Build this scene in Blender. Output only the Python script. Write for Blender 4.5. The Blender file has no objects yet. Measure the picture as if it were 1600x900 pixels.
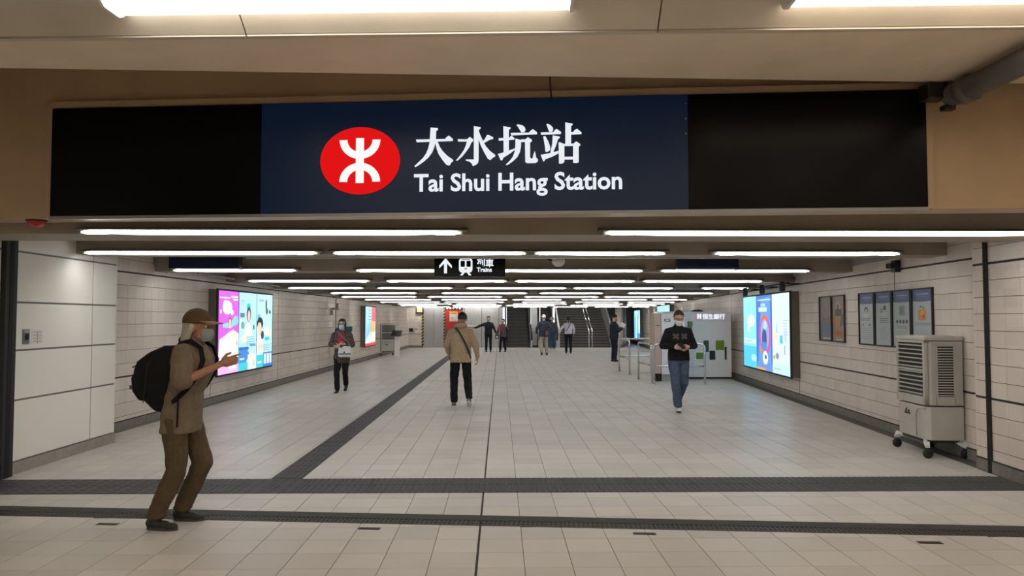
import bpy, bmesh, math, random
from mathutils import Vector, Matrix
from math import sin, cos, pi, radians as R
random.seed(7)
S = bpy.context.scene
COL = S.collection

# ------------------------------------------------------------------ camera, world, exposure
cam = bpy.data.objects.new('camera', bpy.data.cameras.new('camera'))
COL.objects.link(cam); S.camera = cam
cam.data.sensor_width = 36.0
cam.data.lens = 1164.0 / 1600.0 * 36.0
cam.location = (0, 0, 1.6)
cam.rotation_euler = (pi / 2 + math.atan(48 / 1164), 0, -math.atan(19 / 1164))
cam.data.clip_end = 300
W = bpy.data.worlds.new('world'); S.world = W; W.use_nodes = True
W.node_tree.nodes['Background'].inputs[0].default_value = (0.9, 0.93, 1.0, 1)
W.node_tree.nodes['Background'].inputs[1].default_value = 0.05
S.view_settings.view_transform = 'Standard'
S.view_settings.look = 'None'
S.view_settings.exposure = 0.0
S.view_settings.gamma = 1.0
S.view_settings.use_curve_mapping = False
TUBE_L = 23.0          # radiance of the passage tubes
FRONT_L = 6.8          # radiance of the concourse diffusers

# ------------------------------------------------------------------ helpers
def lin(h):
    if isinstance(h, str):
        h = h.lstrip('#'); h = h if len(h) == 6 else ''.join(q * 2 for q in h); c = [int(h[i:i + 2], 16) / 255 for i in (0, 2, 4)]
    else:
        c = [v / 255 for v in h]
    return tuple(v / 12.92 if v <= .04045 else ((v + .055) / 1.055) ** 2.4 for v in c)

MATS = {}
def mat(name, col, rough=.5, metal=0.0, var=0.0, scale=8.0, bump=0.0, emit=0.0, ecol=None, spec=.5, cell=None, tv=0.0, stretch=None):
    if name in MATS: return MATS[name]
    c = lin(col) if (isinstance(col, str) or max(col) > 1) else tuple(col)
    m = bpy.data.materials.new(name); m.use_nodes = True
    nt = m.node_tree; N = nt.nodes; L = nt.links; b = N['Principled BSDF']
    b.inputs['Base Color'].default_value = (*c, 1)
    b.inputs['Roughness'].default_value = rough
    b.inputs['Metallic'].default_value = metal
    b.inputs['Specular IOR Level'].default_value = spec
    if emit:
        b.inputs['Emission Color'].default_value = (*(ecol or c), 1)
        b.inputs['Emission Strength'].default_value = emit
    if var or bump or tv:
        geo = N.new('ShaderNodeTexCoord')
        src = geo.outputs['Object']
        if stretch:
            mp = N.new('ShaderNodeMapping'); mp.inputs['Scale'].default_value = stretch
            L.new(src, mp.inputs[0]); src = mp.outputs[0]
        nz = N.new('ShaderNodeTexNoise'); nz.inputs['Scale'].default_value = scale; nz.inputs['Detail'].default_value = 4
        if tv:
            g2 = N.new('ShaderNodeNewGeometry'); src = g2.outputs['Position']
        L.new(src, nz.inputs['Vector'])
        fac = nz.outputs['Fac']
        if tv:   # a tone of its own for every tile of the grid
            sn = N.new('ShaderNodeVectorMath'); sn.operation = 'FLOOR'
            dv = N.new('ShaderNodeVectorMath'); dv.operation = 'DIVIDE'
            ad = N.new('ShaderNodeVectorMath'); ad.operation = 'SUBTRACT'
            ad.inputs[1].default_value = cell[1]; dv.inputs[1].default_value = cell[0]
            L.new(src, ad.inputs[0]); L.new(ad.outputs[0], dv.inputs[0]); L.new(dv.outputs[0], sn.inputs[0])
            wn = N.new('ShaderNodeTexWhiteNoise'); L.new(sn.outputs[0], wn.inputs['Vector'])
            mx = N.new('ShaderNodeMath'); mx.operation = 'MULTIPLY_ADD'; mx.inputs[1].default_value = tv
            mm = N.new('ShaderNodeMath'); mm.operation = 'MULTIPLY'; mm.inputs[1].default_value = 1 - tv
            L.new(fac, mm.inputs[0]); L.new(wn.outputs['Value'], mx.inputs[0]); L.new(mm.outputs[0], mx.inputs[2])
            fac = mx.outputs[0]
        if var:
            mr = N.new('ShaderNodeMapRange'); mr.inputs['From Min'].default_value = .25; mr.inputs['From Max'].default_value = .75
            mr.inputs['To Min'].default_value = 1 - var; mr.inputs['To Max'].default_value = 1 + var
            L.new(fac, mr.inputs['Value'])
            vm = N.new('ShaderNodeVectorMath'); vm.operation = 'SCALE'; vm.inputs[0].default_value = c
            L.new(mr.outputs[0], vm.inputs['Scale']); L.new(vm.outputs[0], b.inputs['Base Color'])
        if bump:
            bp = N.new('ShaderNodeBump'); bp.inputs['Strength'].default_value = bump; bp.inputs['Distance'].default_value = .01
            L.new(nz.outputs['Fac'], bp.inputs['Height']); L.new(bp.outputs[0], b.inputs['Normal'])
    MATS[name] = m
    return m

def emat(name, col, strength):
    if name in MATS: return MATS[name]
    m = bpy.data.materials.new(name); m.use_nodes = True
    nt = m.node_tree; nt.nodes.clear()
    o = nt.nodes.new('ShaderNodeOutputMaterial'); e = nt.nodes.new('ShaderNodeEmission')
    e.inputs[0].default_value = (*col, 1); e.inputs[1].default_value = strength
    nt.links.new(e.outputs[0], o.inputs[0]); MATS[name] = m
    return m

def print_mat(name, emit, rough=.4):
    """flat print: face colours stored on the mesh, lit from behind when emit > 0"""
    if name in MATS: return MATS[name]
    m = bpy.data.materials.new(name); m.use_nodes = True
    nt = m.node_tree; b = nt.nodes['Principled BSDF']
    a = nt.nodes.new('ShaderNodeAttribute'); a.attribute_name = 'ink'
    b.inputs['Roughness'].default_value = rough
    if emit:
        b.inputs['Base Color'].default_value = (.02, .02, .02, 1)
        nt.links.new(a.outputs['Color'], b.inputs['Emission Color']); b.inputs['Emission Strength'].default_value = emit
    else:
        nt.links.new(a.outputs['Color'], b.inputs['Base Color'])
    MATS[name] = m
    return m

def link(name, me, parent=None, loc=None, rz=0):
    o = bpy.data.objects.new(name, me); COL.objects.link(o)
    if parent: o.parent = parent
    if loc is not None: o.location = loc
    if rz: o.rotation_euler = (0, 0, rz)
    return o

def tag(o, label=None, cat=None, group=None, kind=None):
    if label: o['label'] = label
    if cat: o['category'] = cat
    if group: o['group'] = group
    if kind: o['kind'] = kind
    return o

def thing(name, label, cat, loc=(0, 0, 0), rz=0, group=None):
    return tag(link(name, None, None, loc, rz), label, cat, group)

class MB:
    """collects simple solids, then links them as one mesh object"""
    def __init__(s): s.v = []; s.f = []; s.sm = []
    def add(s, vs, fs, smooth=False):
        n = len(s.v); s.v += [tuple(v) for v in vs]; s.f += [tuple(i + n for i in f) for f in fs]; s.sm += [smooth] * len(fs); return s
    def box(s, a, b):
        x0, y0, z0 = a; x1, y1, z1 = b
        return s.add([(x0, y0, z0), (x1, y0, z0), (x1, y1, z0), (x0, y1, z0), (x0, y0, z1), (x1, y0, z1), (x1, y1, z1), (x0, y1, z1)],
                     [(3, 2, 1, 0), (4, 5, 6, 7), (0, 1, 5, 4), (1, 2, 6, 5), (2, 3, 7, 6), (3, 0, 4, 7)])
    def prism(s, poly, z0, z1):           # polygon in XY (counter-clockwise), extruded in z
        n = len(poly)
        return s.add([(p[0], p[1], z0) for p in poly] + [(p[0], p[1], z1) for p in poly],
                     [tuple(range(n - 1, -1, -1)), tuple(range(n, 2 * n))] + [(i, (i + 1) % n, n + (i + 1) % n, n + i) for i in range(n)])
    def extr(s, poly, x0, x1):            # polygon in (y, z), extruded along x
        n = len(poly)
        return s.add([(x0, p[0], p[1]) for p in poly] + [(x1, p[0], p[1]) for p in poly],
                     [tuple(range(n - 1, -1, -1)), tuple(range(n, 2 * n))] + [(i, (i + 1) % n, n + (i + 1) % n, n + i) for i in range(n)])
    def tube(s, pts, r, seg=8, rr=None):
        pts = [Vector(p) for p in pts]; vs = []; fs = []; u = None
        for i, p in enumerate(pts):
            d = (pts[min(i + 1, len(pts) - 1)] - pts[max(i - 1, 0)]).normalized()
            if u is None:
                u = d.orthogonal().normalized()
            u = (u - d * u.dot(d)).normalized(); w = d.cross(u)
            q = rr[i] if rr else r
            vs += [p + (u * cos(2 * pi * k / seg) + w * sin(2 * pi * k / seg)) * q for k in range(seg)]
        for i in range(len(pts) - 1):
            for k in range(seg):
                a = i * seg + k; b = i * seg + (k + 1) % seg
                fs.append((a, b, b + seg, a + seg))
        fs.append(tuple(range(seg - 1, -1, -1))); fs.append(tuple(range((len(pts) - 1) * seg, len(pts) * seg)))
        return s.add(vs, fs, True)
    def lathe(s, prof, c, seg=16, axis='z'):
        vs = []; fs = []
        for (r, h) in prof:
            for k in range(seg):
                a = 2 * pi * k / seg; p = (r * cos(a), r * sin(a), h)
                if axis == 'x': p = (p[2], p[0], p[1])
                if axis == 'y': p = (p[0], p[2], p[1])
                vs.append((c[0] + p[0], c[1] + p[1], c[2] + p[2]))
        for i in range(len(prof) - 1):
            for k in range(seg):
                a = i * seg + k; b = i * seg + (k + 1) % seg
                fs.append((a, b, b + seg, a + seg))
        fs.append(tuple(range(seg - 1, -1, -1))); fs.append(tuple(range((len(prof) - 1) * seg, len(prof) * seg)))
        return s.add(vs, fs, True)
    def xf(s, M, start=0):
        s.v = s.v[:start] + [tuple(M @ Vector(v)) for v in s.v[start:]]; return s
    def mesh(s, name, m, bevel=0):
        me = bpy.data.meshes.new(name); me.from_pydata(s.v, [], s.f)
        me.polygons.foreach_set('use_smooth', s.sm)
        bm = bmesh.new(); bm.from_mesh(me); bmesh.ops.recalc_face_normals(bm, faces=bm.faces)
        if bevel:
            bmesh.ops.bevel(bm, geom=[e for e in bm.edges if e.is_manifold and e.calc_face_angle(0) > .6], offset=bevel, segments=2, affect='EDGES', profile=.6)
        bm.to_mesh(me); bm.free()
        me.materials.append(m); me.update(); return me
    def build(s, name, m, parent=None, loc=None, rz=0, bevel=0):
        return link(name, s.mesh(name, m, bevel), parent, loc, rz)

def B(name, m, a, b, parent=None, bevel=0):
    return MB().box(a, b).build(name, m, parent, bevel=bevel)
def struct(name, m, a, b, label=None):
    return tag(B(name, m, a, b), label, None, None, 'structure')

def clip(poly, n, d):                      # keep n.p <= d
    out = []
    for i in range(len(poly)):
        a = poly[i]; b = poly[(i + 1) % len(poly)]
        da = n[0] * a[0] + n[1] * a[1] - d; db = n[0] * b[0] + n[1] * b[1] - d
        if da <= 0: out.append(a)
        if da * db < 0:
            t = da / (da - db); out.append((a[0] + t * (b[0] - a[0]), a[1] + t * (b[1] - a[1])))
    return out
def area(p): return abs(sum(p[i][0] * p[(i + 1) % len(p)][1] - p[(i + 1) % len(p)][0] * p[i][1] for i in range(len(p)))) / 2 if len(p) > 2 else 0

def print_panel(name, w, h, shapes, m, parent, frame):
    """flat printed sheet: shapes (polygon in 0..1, colour) each lying 0.3 mm above the last; frame = Matrix of its lower-left corner"""
    vs = []; fs = []; cs = []
    for k, (pl, c) in enumerate(shapes):
        n = len(vs); vs += [frame @ Vector((u * w, 0, v * h)) + frame.to_3x3() @ Vector((0, -.0003 * k, 0)) for u, v in pl]
        fs.append(tuple(range(n, n + len(pl)))); cs.append(lin(c))
    me = bpy.data.meshes.new(name); me.from_pydata(vs, [], fs)
    at = me.color_attributes.new('ink', 'FLOAT_COLOR', 'CORNER'); i = 0
    for p in me.polygons:
        for _ in p.vertices:
            at.data[i].color = (*cs[p.index], 1); i += 1
    me.materials.append(m)
    return link(name, me, parent)
def rect(x0, y0, x1, y1, c): return ([(x0, y0), (x1, y0), (x1, y1), (x0, y1)], c)
def oval(x, y, a, b, c, n=18, t0=0, t1=2 * pi): return ([(x + a * cos(t0 + (t1 - t0) * k / n), y + b * sin(t0 + (t1 - t0) * k / n)) for k in range(n)], c)
def poly(c, *p): return (list(p), c)
def lines(x0, x1, y, n, dy, th, c, rag=.25):
    return [rect(x0, y - i * dy, x1 - rag * (x1 - x0) * random.random(), y - i * dy + th, c) for i in range(n)]

def text_mesh(name, body, size, m, parent, M, extrude=.002, bold=0.0, sx=1.0, align='LEFT'):
    cu = bpy.data.curves.new(name, 'FONT'); cu.body = body; cu.size = size; cu.extrude = extrude; cu.offset = bold; cu.align_x = align
    cu.resolution_u = 3
    o = bpy.data.objects.new(name, cu); COL.objects.link(o)
    dg = bpy.context.evaluated_depsgraph_get(); me = bpy.data.meshes.new_from_object(o.evaluated_get(dg))
    bpy.data.objects.remove(o)
    me.transform(M @ Matrix.Rotation(pi / 2, 4, 'X') @ Matrix.Diagonal((sx, 1, 1, 1)))
    me.materials.clear(); me.materials.append(m); me.name = name
    return link(name, me, parent)
def shape_mesh(name, polys, m, parent, M, th=.006):   # polygons in (x, z), each extruded towards -y
    b = MB()
    for pl in polys:
        n = len(pl)
        b.add([(p[0], 0, p[1]) for p in pl] + [(p[0], -th, p[1]) for p in pl],
              [tuple(range(n)), tuple(range(2 * n - 1, n - 1, -1))] + [(i, (i + 1) % n, n + (i + 1) % n, n + i) for i in range(n)])
    b.xf(M); return b.build(name, m, parent)

# ------------------------------------------------------------------ materials
CX, RY = -0.15, 4.86; T = .3115
M_floor = mat('floor_tile', (.56, .53, .49), .36, var=.09, scale=1.3, cell=((T, T, 5), (CX, RY, -2)), tv=.45)
M_grout = mat('grout', (.10, .085, .07), .9)
M_black = mat('black_rubber', (.012, .012, .013), .6)
M_tact = mat('tactile_grey', (.045, .044, .045), .55, var=.15, scale=20)
M_wtile = mat('wall_tile', (.70, .615, .54), .33, var=.06, scale=2.0, cell=((.24, .24, .19), (0, 0, .76)), tv=.5)
M_wgrout = mat('wall_grout', (.07, .055, .045), .9)
M_panel = mat('enamel_panel', (.80, .775, .71), .35, var=.03, scale=1.0)
M_base = mat('skirting_stone', (.20, .18, .16), .5, var=.2, scale=14)
M_brown = mat('beige_paint', (.76, .63, .49), .6, var=.08, scale=2.5)
M_lintel = mat('lintel_paint', (.44, .315, .195), .6, var=.08, scale=2.5)
M_beam = mat('beam_paint', (.34, .285, .23), .6, var=.08, scale=2.0)
M_ceil = mat('ceiling_paint', (.30, .29, .28), .7, var=.08, scale=1.0)
M_steel = mat('brushed_steel', (.40, .39, .37), .40, .45, var=.12, scale=3, stretch=(8, 8, .6))
M_chrome = mat('satin_stainless', (.62, .62, .61), .25, 1.0)
M_dark = mat('dark_metal', (.03, .028, .027), .4, .5)
M_white = mat('white_plastic', (.75, .74, .71), .4)
M_grey = mat('grey_plastic', (.35, .34, .32), .45)
M_slot = mat('dark_void', (.008, .008, .008), .8)
M_grate = mat('cast_grate', (.035, .033, .032), .45, .4, var=.25, scale=30)
M_tube = emat('tube_glow', (1, .995, .965), TUBE_L)
M_side = emat('tube_side_glow', (1, .99, .97), 1.6)
M_foyer = emat('foyer_glow', (1, .89, .74), 18.0)
M_diff = emat('diffuser_glow', (1, .84, .64), FRONT_L)
M_diffw = emat('diffuser_glow_cool', (1, .92, .80), FRONT_L)
P_screen = print_mat('screen_print', 1.25)
P_paper = print_mat('paper_print', 0)

# ------------------------------------------------------------------ where the walls run
def LX(y): return -5.46 + .0135 * (y - 10.5)       # tiled left wall
def RX(y): return 5.30 + .087 * (y - 7.85)         # tiled right wall
YE = 41.3                                          # far end of the passage

# ------------------------------------------------------------------ floor
floor = struct('floor', M_grout, (-6.2, -5, -.3), (10.5, 54, -.005), 'pale square floor tiles with dark joints')
DA, DB = Vector((-4.20, 6.36)), Vector((3.95, 5.615))       # drain centre line
dd = (DB - DA).normalized(); dn = Vector((-dd.y, dd.x))
DO = DA.dot(dn)
tile_std = MB().add([(.0025, .0018, 0), (T - .0025, .0018, 0), (T - .0025, T - .0018, 0), (.0025, T - .0018, 0),
                     (.0025, .0018, -.005), (T - .0025, .0018, -.005), (T - .0025, T - .0018, -.005), (.0025, T - .0018, -.005)],
                    [(0, 1, 2, 3), (0, 4, 5, 1), (1, 5, 6, 2), (2, 6, 7, 3), (3, 7, 4, 0)]).mesh('tile', M_floor)
cand = []
for j in range(-30, 155):
    y0 = RY + j * T
    for i in range(-17, 33):
        x0 = CX + i * T
        sx0 = x0 + (.006 if i == 0 else 0); sx1 = x0 + T - (.006 if i == -1 else 0)
        q = [(sx0, y0), (sx1, y0), (sx1, y0 + T), (sx0, y0 + T)]
        whole = i not in (0, -1)
        a0 = area(q)
        # left and right boundary
        if y0 > 9.6: q = clip(q, (-1, .0135), -(LX(0)) - .03)
        else: q = clip(q, (-1, 0), 4.995)
        if len(q) > 2:
            if y0 > 7.7: q = clip(q, (1, -.087), RX(0) - .02)
            else: q = clip(q, (1, -.087), 5.08 - .087 * 7.7)
        polys = [q]
        # tactile strips
        out = []
        for p in polys:
            if len(p) < 3: continue
            out += [clip(p, (0, 1), 6.93), clip(p, (0, -1), -7.565)]
        polys = [p for p in out if area(p) > .002]
        out = []
        for p in polys:
            if p[0][1] > 7.2:
                out += [clip(p, (1, 0), -2.29), clip(p, (-1, 0), 1.975)]
            else:
                out += [clip(p, tuple(dn), DO - .155), clip(p, tuple(-dn), -DO - .155)]
        for p in out:
            if area(p) > .0015:
                cand.append((p, whole and abs(area(p) - a0) < 1e-5, x0, y0))
def seen(x, y): return y > 4.35 and abs(x + T / 2) < .70 * (y + T) + .2
cand.sort(key=lambda c: (not seen(c[2], c[3]), c[3]))
def tile_poly(b, p, gx=.0025):
    cx = sum(q[0] for q in p) / len(p); cy = sum(q[1] for q in p) / len(p)
    n = len(p); tp = []
    for q in p:
        tp.append((q[0] + (.0025 if q[0] < cx else -.0025), q[1] + (.0018 if q[1] < cy else -.0018)))
    b.add([(x, y, 0) for x, y in tp] + [(x, y, -.005) for x, y in tp], [tuple(range(n))] + [(i, n + i, n + (i + 1) % n, (i + 1) % n) for i in range(n)])
rest = MB()
for k, (p, whole, x0, y0) in enumerate(cand):
    if k < 300:
        if whole: link('tile', tile_std, floor, (x0, y0, 0))
        else:
            b = MB(); tile_poly(b, p); b.build('tile', M_floor, floor)
    else: tile_poly(rest, p)
tag(rest.build('tile_field', M_floor, floor), 'floor tiles farther down the passage', None, None, 'stuff')
B('joint_strip', M_black, (CX - .005, -5, -.005), (CX + .005, 6.93, -.001), floor)
B('joint_strip', M_black, (CX - .007, 7.565, -.005), (CX + .007, 41, -.001), floor)
for yj, xa, xb in ((19.2, -1.9, 5.6), (36.2, -3.0, 7.5), (31.0, -4.2, -2.4)):
    B('expansion_joint', M_black, (xa, yj, -.004), (xb, yj + .03, .001), floor)

# tactile paving: a band across and a band along the passage
def tact_mesh(studs):
    b = MB().box((.003, .003, -.005), (T - .003, T - .003, .001))
    if studs:
        for i in range(3):
            for j in range(3):
                x = T * (i + .5) / 3; y = T * (j + .5) / 3; r = .03
                b.add([(x - r, y - r, .001), (x + r, y - r, .001), (x + r, y + r, .001), (x - r, y + r, .001), (x - r * .5, y - r * .5, .006), (x + r * .5, y - r * .5, .006), (x + r * .5, y + r * .5, .006), (x - r * .5, y + r * .5, .006)],
                      [(4, 5, 6, 7), (0, 1, 5, 4), (1, 2, 6, 5), (2, 3, 7, 6), (3, 0, 4, 7)])
    else:
        for i in range(5):
            x = T * (i + .5) / 5
            b.add([(x - .02, .01, .001), (x + .02, .01, .001), (x + .02, T - .01, .001), (x - .02, T - .01, .001), (x - .011, .02, .006), (x + .011, .02, .006), (x + .011, T - .02, .006), (x - .011, T - .02, .006)],
                  [(4, 5, 6, 7), (0, 1, 5, 4), (1, 2, 6, 5), (2, 3, 7, 6), (3, 0, 4, 7)])
    return b
tb, ts = tact_mesh(False).mesh('tactile_bar', M_tact), tact_mesh(True).mesh('tactile_stud', M_tact)
tp = thing('tactile_paving', 'wide dark grey ribbed tactile band running straight across the floor', 'tactile paving', (0, 6.94, 0))
x = -4.98
while x < 4.72:
    for j in (0, 1):
        link('tile', ts if -2.75 < x < -1.9 or x < -3.0 else tb, tp, (x, j * T, 0))
    x += T
tq = thing('tactile_paving', 'narrow dark grey ribbed tactile path running away down the passage', 'tactile paving', (-2.285, 7.575, 0))
far = MB()
for j in range(104):
    if j < 20: link('tile', tb, tq, (0, j * T, 0))
    else: far.box((.003, j * T + .003, -.005), (T - .003, j * T + T - .003, .003))
tag(far.build('tile_field', M_tact, tq), None, None, None, 'stuff')

# drain channel across the entrance, under the shutter
ang = math.atan2(dd.y, dd.x)
dr = thing('floor_drain', 'dark drainage channel with slotted grating crossing the entrance floor', 'drain', (DA.x, DA.y, 0), ang)
LEN = (DB - DA).length
B('channel', M_slot, (-.8, -.15, -.045), (LEN + .9, .15, -.03), dr)
B('cover_strip', mat('drain_strip', (.03, .028, .027), .65, .0, var=.2, scale=9), (-.8, .01, -.03), (LEN + .9, .15, .0), dr)
gb = MB()
for k in range(17): gb.box((.004 + k * .0365, -.147, -.025), (.004 + k * .0365 + .020, .0, -.001))
gb.box((.0, -.15, -.025), (.61, -.135, 0)).box((.0, -.08, -.025), (.61, -.066, -.002)).box((0, -.012, -.025), (.61, .003, 0))
gm = gb.mesh('grating', M_grate)
for k in range(16): link('grating', gm, dr, (-.8 + k * .615, 0, 0))
pm = MB().box((-.085, -.028, -.004), (.085, .028, .0025)).box((-.07, -.016, .0025), (.07, .016, .004)).mesh('plate', M_dark, .002)
for k, (x, y) in enumerate(((-3.056, 5.928), (-.995, 5.771), (1.078, 5.601), (3.075, 5.347))):
    o = link('floor_plate', pm, None, (x, y, 0), ang)
    tag(o, ['leftmost of four small dark metal plates set in floor by drain', 'second small dark floor plate from left, near the long black joint',
            'third small dark floor plate from left, below walking man in jeans', 'rightmost small dark metal plate in floor, below the air cooler'][k], 'floor plate', 'dark floor plates along the drain')

# ------------------------------------------------------------------ walls
def tiled_wall(name, X, y0, y1, side, parts_to, rows, tw=.24, z0=.76, rh=.19, gapz=.004, label=None):
    """X(y): wall plane; side=+1 right wall (faces -x), -1 left wall"""
    a = Vector((X(y0), y0, 0)); b = Vector((X(y1), y1, 0)); d = (b - a).normalized(); L = (b - a).length
    n = Vector((-side, 0, 0)); n = (n - d * n.dot(d)).normalized()
    w = MB(); o2 = -n * .3
    pl = [a, b, b + o2, a + o2]; w.prism([(p.x, p.y) for p in pl], 0, 3.0)
    W_ = tag(w.build(name, M_wgrout), label, None, None, 'structure')
    M = Matrix(((d.x, n.x, 0, a.x), (d.y, n.y, 0, a.y), (0, 0, 1, 0), (0, 0, 0, 1)))
    def tl(bb, s0, s1, za, zb):
        g = .0012
        bb.add([(s0 + g, .006, za + gapz), (s1 - g, .006, za + gapz), (s1 - g, .006, zb - gapz), (s0 + g, .006, zb - gapz),
                (s0, 0, za + gapz * .5), (s1, 0, za + gapz * .5), (s1, 0, zb - gapz * .5), (s0, 0, zb - gapz * .5)],
               [(0, 1, 2, 3), (4, 5, 1, 0), (5, 6, 2, 1), (6, 7, 3, 2), (7, 4, 0, 3)])
    std = MB(); tl(std, 0, tw, 0, rh); sm = std.mesh('tile', M_wtile)
    rest = MB(); n_ = int(L / tw); cnt = 0
    for i in range(n_ + 1):
        s0 = i * tw; s1 = min(s0 + tw, L)
        if s1 - s0 < .02: continue
        for j in range(*rows):
            za = z0 + j * rh
            full = s1 - s0 > tw - 1e-4
            if j == rows[0]: za_ = max(za, .13)
            else: za_ = za
            if y0 + s0 < parts_to and cnt < 298 and full and za_ == za:
                o = link('tile', sm, W_); o.matrix_local = M @ Matrix.Translation((s0, 0, za)); cnt += 1
            else: tl(rest, s0, s1, za_, za + rh)
    rest.xf(M); tag(rest.build('tile_field', M_wtile, W_), None, None, None, 'stuff')
    # thick dark reveal lines and skirting
    for z in (z0, z0 + 8 * rh):
        MB().box((0, .003, z - .012), (L, .0075, z + .012)).xf(M).build('reveal_strip', M_black, W_)
    MB().box((0, 0, .0), (L, .02, .125)).xf(M).build('skirting', M_base, W_)
    MB().box((0, .004, .122), (L, .022, .135)).xf(M).build('reveal_strip', M_black, W_)
    return W_, M
wl, ML = tiled_wall('wall_left', LX, 9.55, YE, -1, 14.2, (-4, 11), label='long left passage wall of cream tiles')
wr, MR = tiled_wall('wall_right', RX, 7.85, 52, 1, 12.4, (-4, 11), label='long right passage wall of cream tiles')
def at_wall(M, X0, y): return None
def seam(M, W_, y, yb, za, zb): MB().box((y - yb - .007, .004, za), (y - yb + .007, .008, zb)).xf(M).build('seam_strip', M_wgrout, W_)
for y, za, zb in ((14.06, .13, .76), (18.1, .13, 2.28), (23.7, .13, 2.4), (22.0, .13, .76), (26, .76, 2.28)): seam(ML, wl, y, 9.55, za, zb)
for y, za, zb in ((10.3, 2.0, 2.28), (14.6, .13, .5), (20.5, .76, 2.4)): seam(MR, wr, y, 7.85, za, zb)
# dark floor strips along both walls
gl = MB().prism([(LX(9.8) + .02, 9.8), (LX(9.8) + .10, 9.8), (LX(40) + .10, 40), (LX(40) + .02, 40)][::1], -.004, .002).build('trim_1', M_base); tag(gl, 'dark strip along foot of left wall', None, None, 'structure')
gr = MB().prism([(RX(8) - .20, 8.0), (RX(8), 8.0), (RX(48), 48), (RX(48) - .2, 48)], -.004, .002).build('trim_2', mat('floor_strip', (.085, .08, .075), .5, var=.2, scale=12)); tag(gr, 'dark strip along foot of right wall', None, None, 'structure')

# left enamelled panel wall (nearer the camera), the shutter guide and what hangs on it
pwl = struct('wall_front_left', M_dark, (-5.45, -5, 0), (-5.02, 9.80, 3.9), 'near left wall of large pale enamel panels')
zs = [.125, .757, 1.272, 1.770, 2.300, 2.83, 3.5]
for (ya, yb) in ((3.2, 5.3), (5.32, 7.54), (7.72, 9.23), (9.245, 9.80)):
    for k in range(len(zs) - 1):
        B('panel', M_panel, (-5.03, ya + .004, zs[k] + .010), (-5.0, yb - .004, zs[k + 1] - .010), pwl, .004)
jm = mat('grey_joint', (.17, .175, .17), .5)
B('joint_backing', jm, (-5.025, 3.2, .1), (-5.012, 9.79, 3.5), pwl)
B('end_panel', M_panel, (-5.45, 9.79, .125), (-5.0, 9.805, 3.5), pwl)
B('skirting', mat('skirting_pale', (.30, .27, .24), .45, var=.15, scale=9), (-5.05, 3.2, 0), (-4.99, 9.81, .12), pwl)
gsh = thing('shutter_guide', 'black vertical shutter guide on the left enamel wall', 'shutter guide', (-5.0, 7.63, 0))
B('channel', M_black, (.0, -.09, 0), (.05, .09, 2.46), gsh); B('slot', M_slot, (.05, -.03, 0), (.053, .03, 2.44), gsh)
B('edge_strip', jm, (.0, .09, 0), (.03, .115, 2.46), gsh)
sw = thing('wall_switch', 'small grey key switch plate on the left enamel panel', 'switch', (-5.0, 7.95, 1.41))
B('plate', mat('switch_grey', (.20, .21, .22), .4, .4), (0, -.055, -.078), (.012, .055, .078), sw, .004)
B('key_barrel', M_dark, (.012, -.018, -.03), (.03, .018, .03), sw, .004); B('notice_plate', M_steel, (.012, -.045, .045), (.016, .045, .068), sw)
lb = thing('wall_notice', 'small white notice of printed lines beside the grey switch', 'notice', (-5.0, 8.05, 1.33))
B('sheet', M_white, (0, 0, 0), (.003, .19, .15), lb)
print_panel('print', .19, .15, [rect(0, 0, 1, 1, '#d9d6cf')] + [s for k in range(4) for s in (rect(.1, .82 - k * .22, .9, .86 - k * .22, '#8a8a88'), oval(.5, .75 - k * .22, .05, .05, '#777'))], P_paper, lb, Matrix.Translation((.0035, 0, 0)) @ Matrix.Rotation(pi / 2, 4, 'Z'))

# right pier near the entrance
def PX(y): return 5.11 + .087 * (y - 7.7)
pr, MP = tiled_wall('wall_front_right', PX, 3.0, 7.98, 1, 99, (-4, 17), tw=.26, z0=.77, rh=.176, label='near right tiled pier beside the air cooler')
MB().prism([(PX(7.98), 7.98), (PX(7.98) + .5, 7.98), (PX(7.98) + .5, 8.0), (PX(7.98), 8.0)], 0, 3.0).build('end_panel', M_wtile, pr)
gsr = thing('shutter_guide', 'black vertical shutter guide on the right tiled pier', 'shutter guide', (PX(7.72), 7.72, 0))
B('channel', M_black, (-.03, -.028, 0), (.0, .028, 2.6), gsr); B('slot', M_slot, (-.033, -.01, 0), (-.03, .01, 2.44), gsr)
struct('wall_back', M_panel, (-5.5, -5.2, 0), (10, -5, 3.9)); struct('wall_side_right', M_panel, (5.4, -5, 0), (5.6, 3.02, 3.9))

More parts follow.
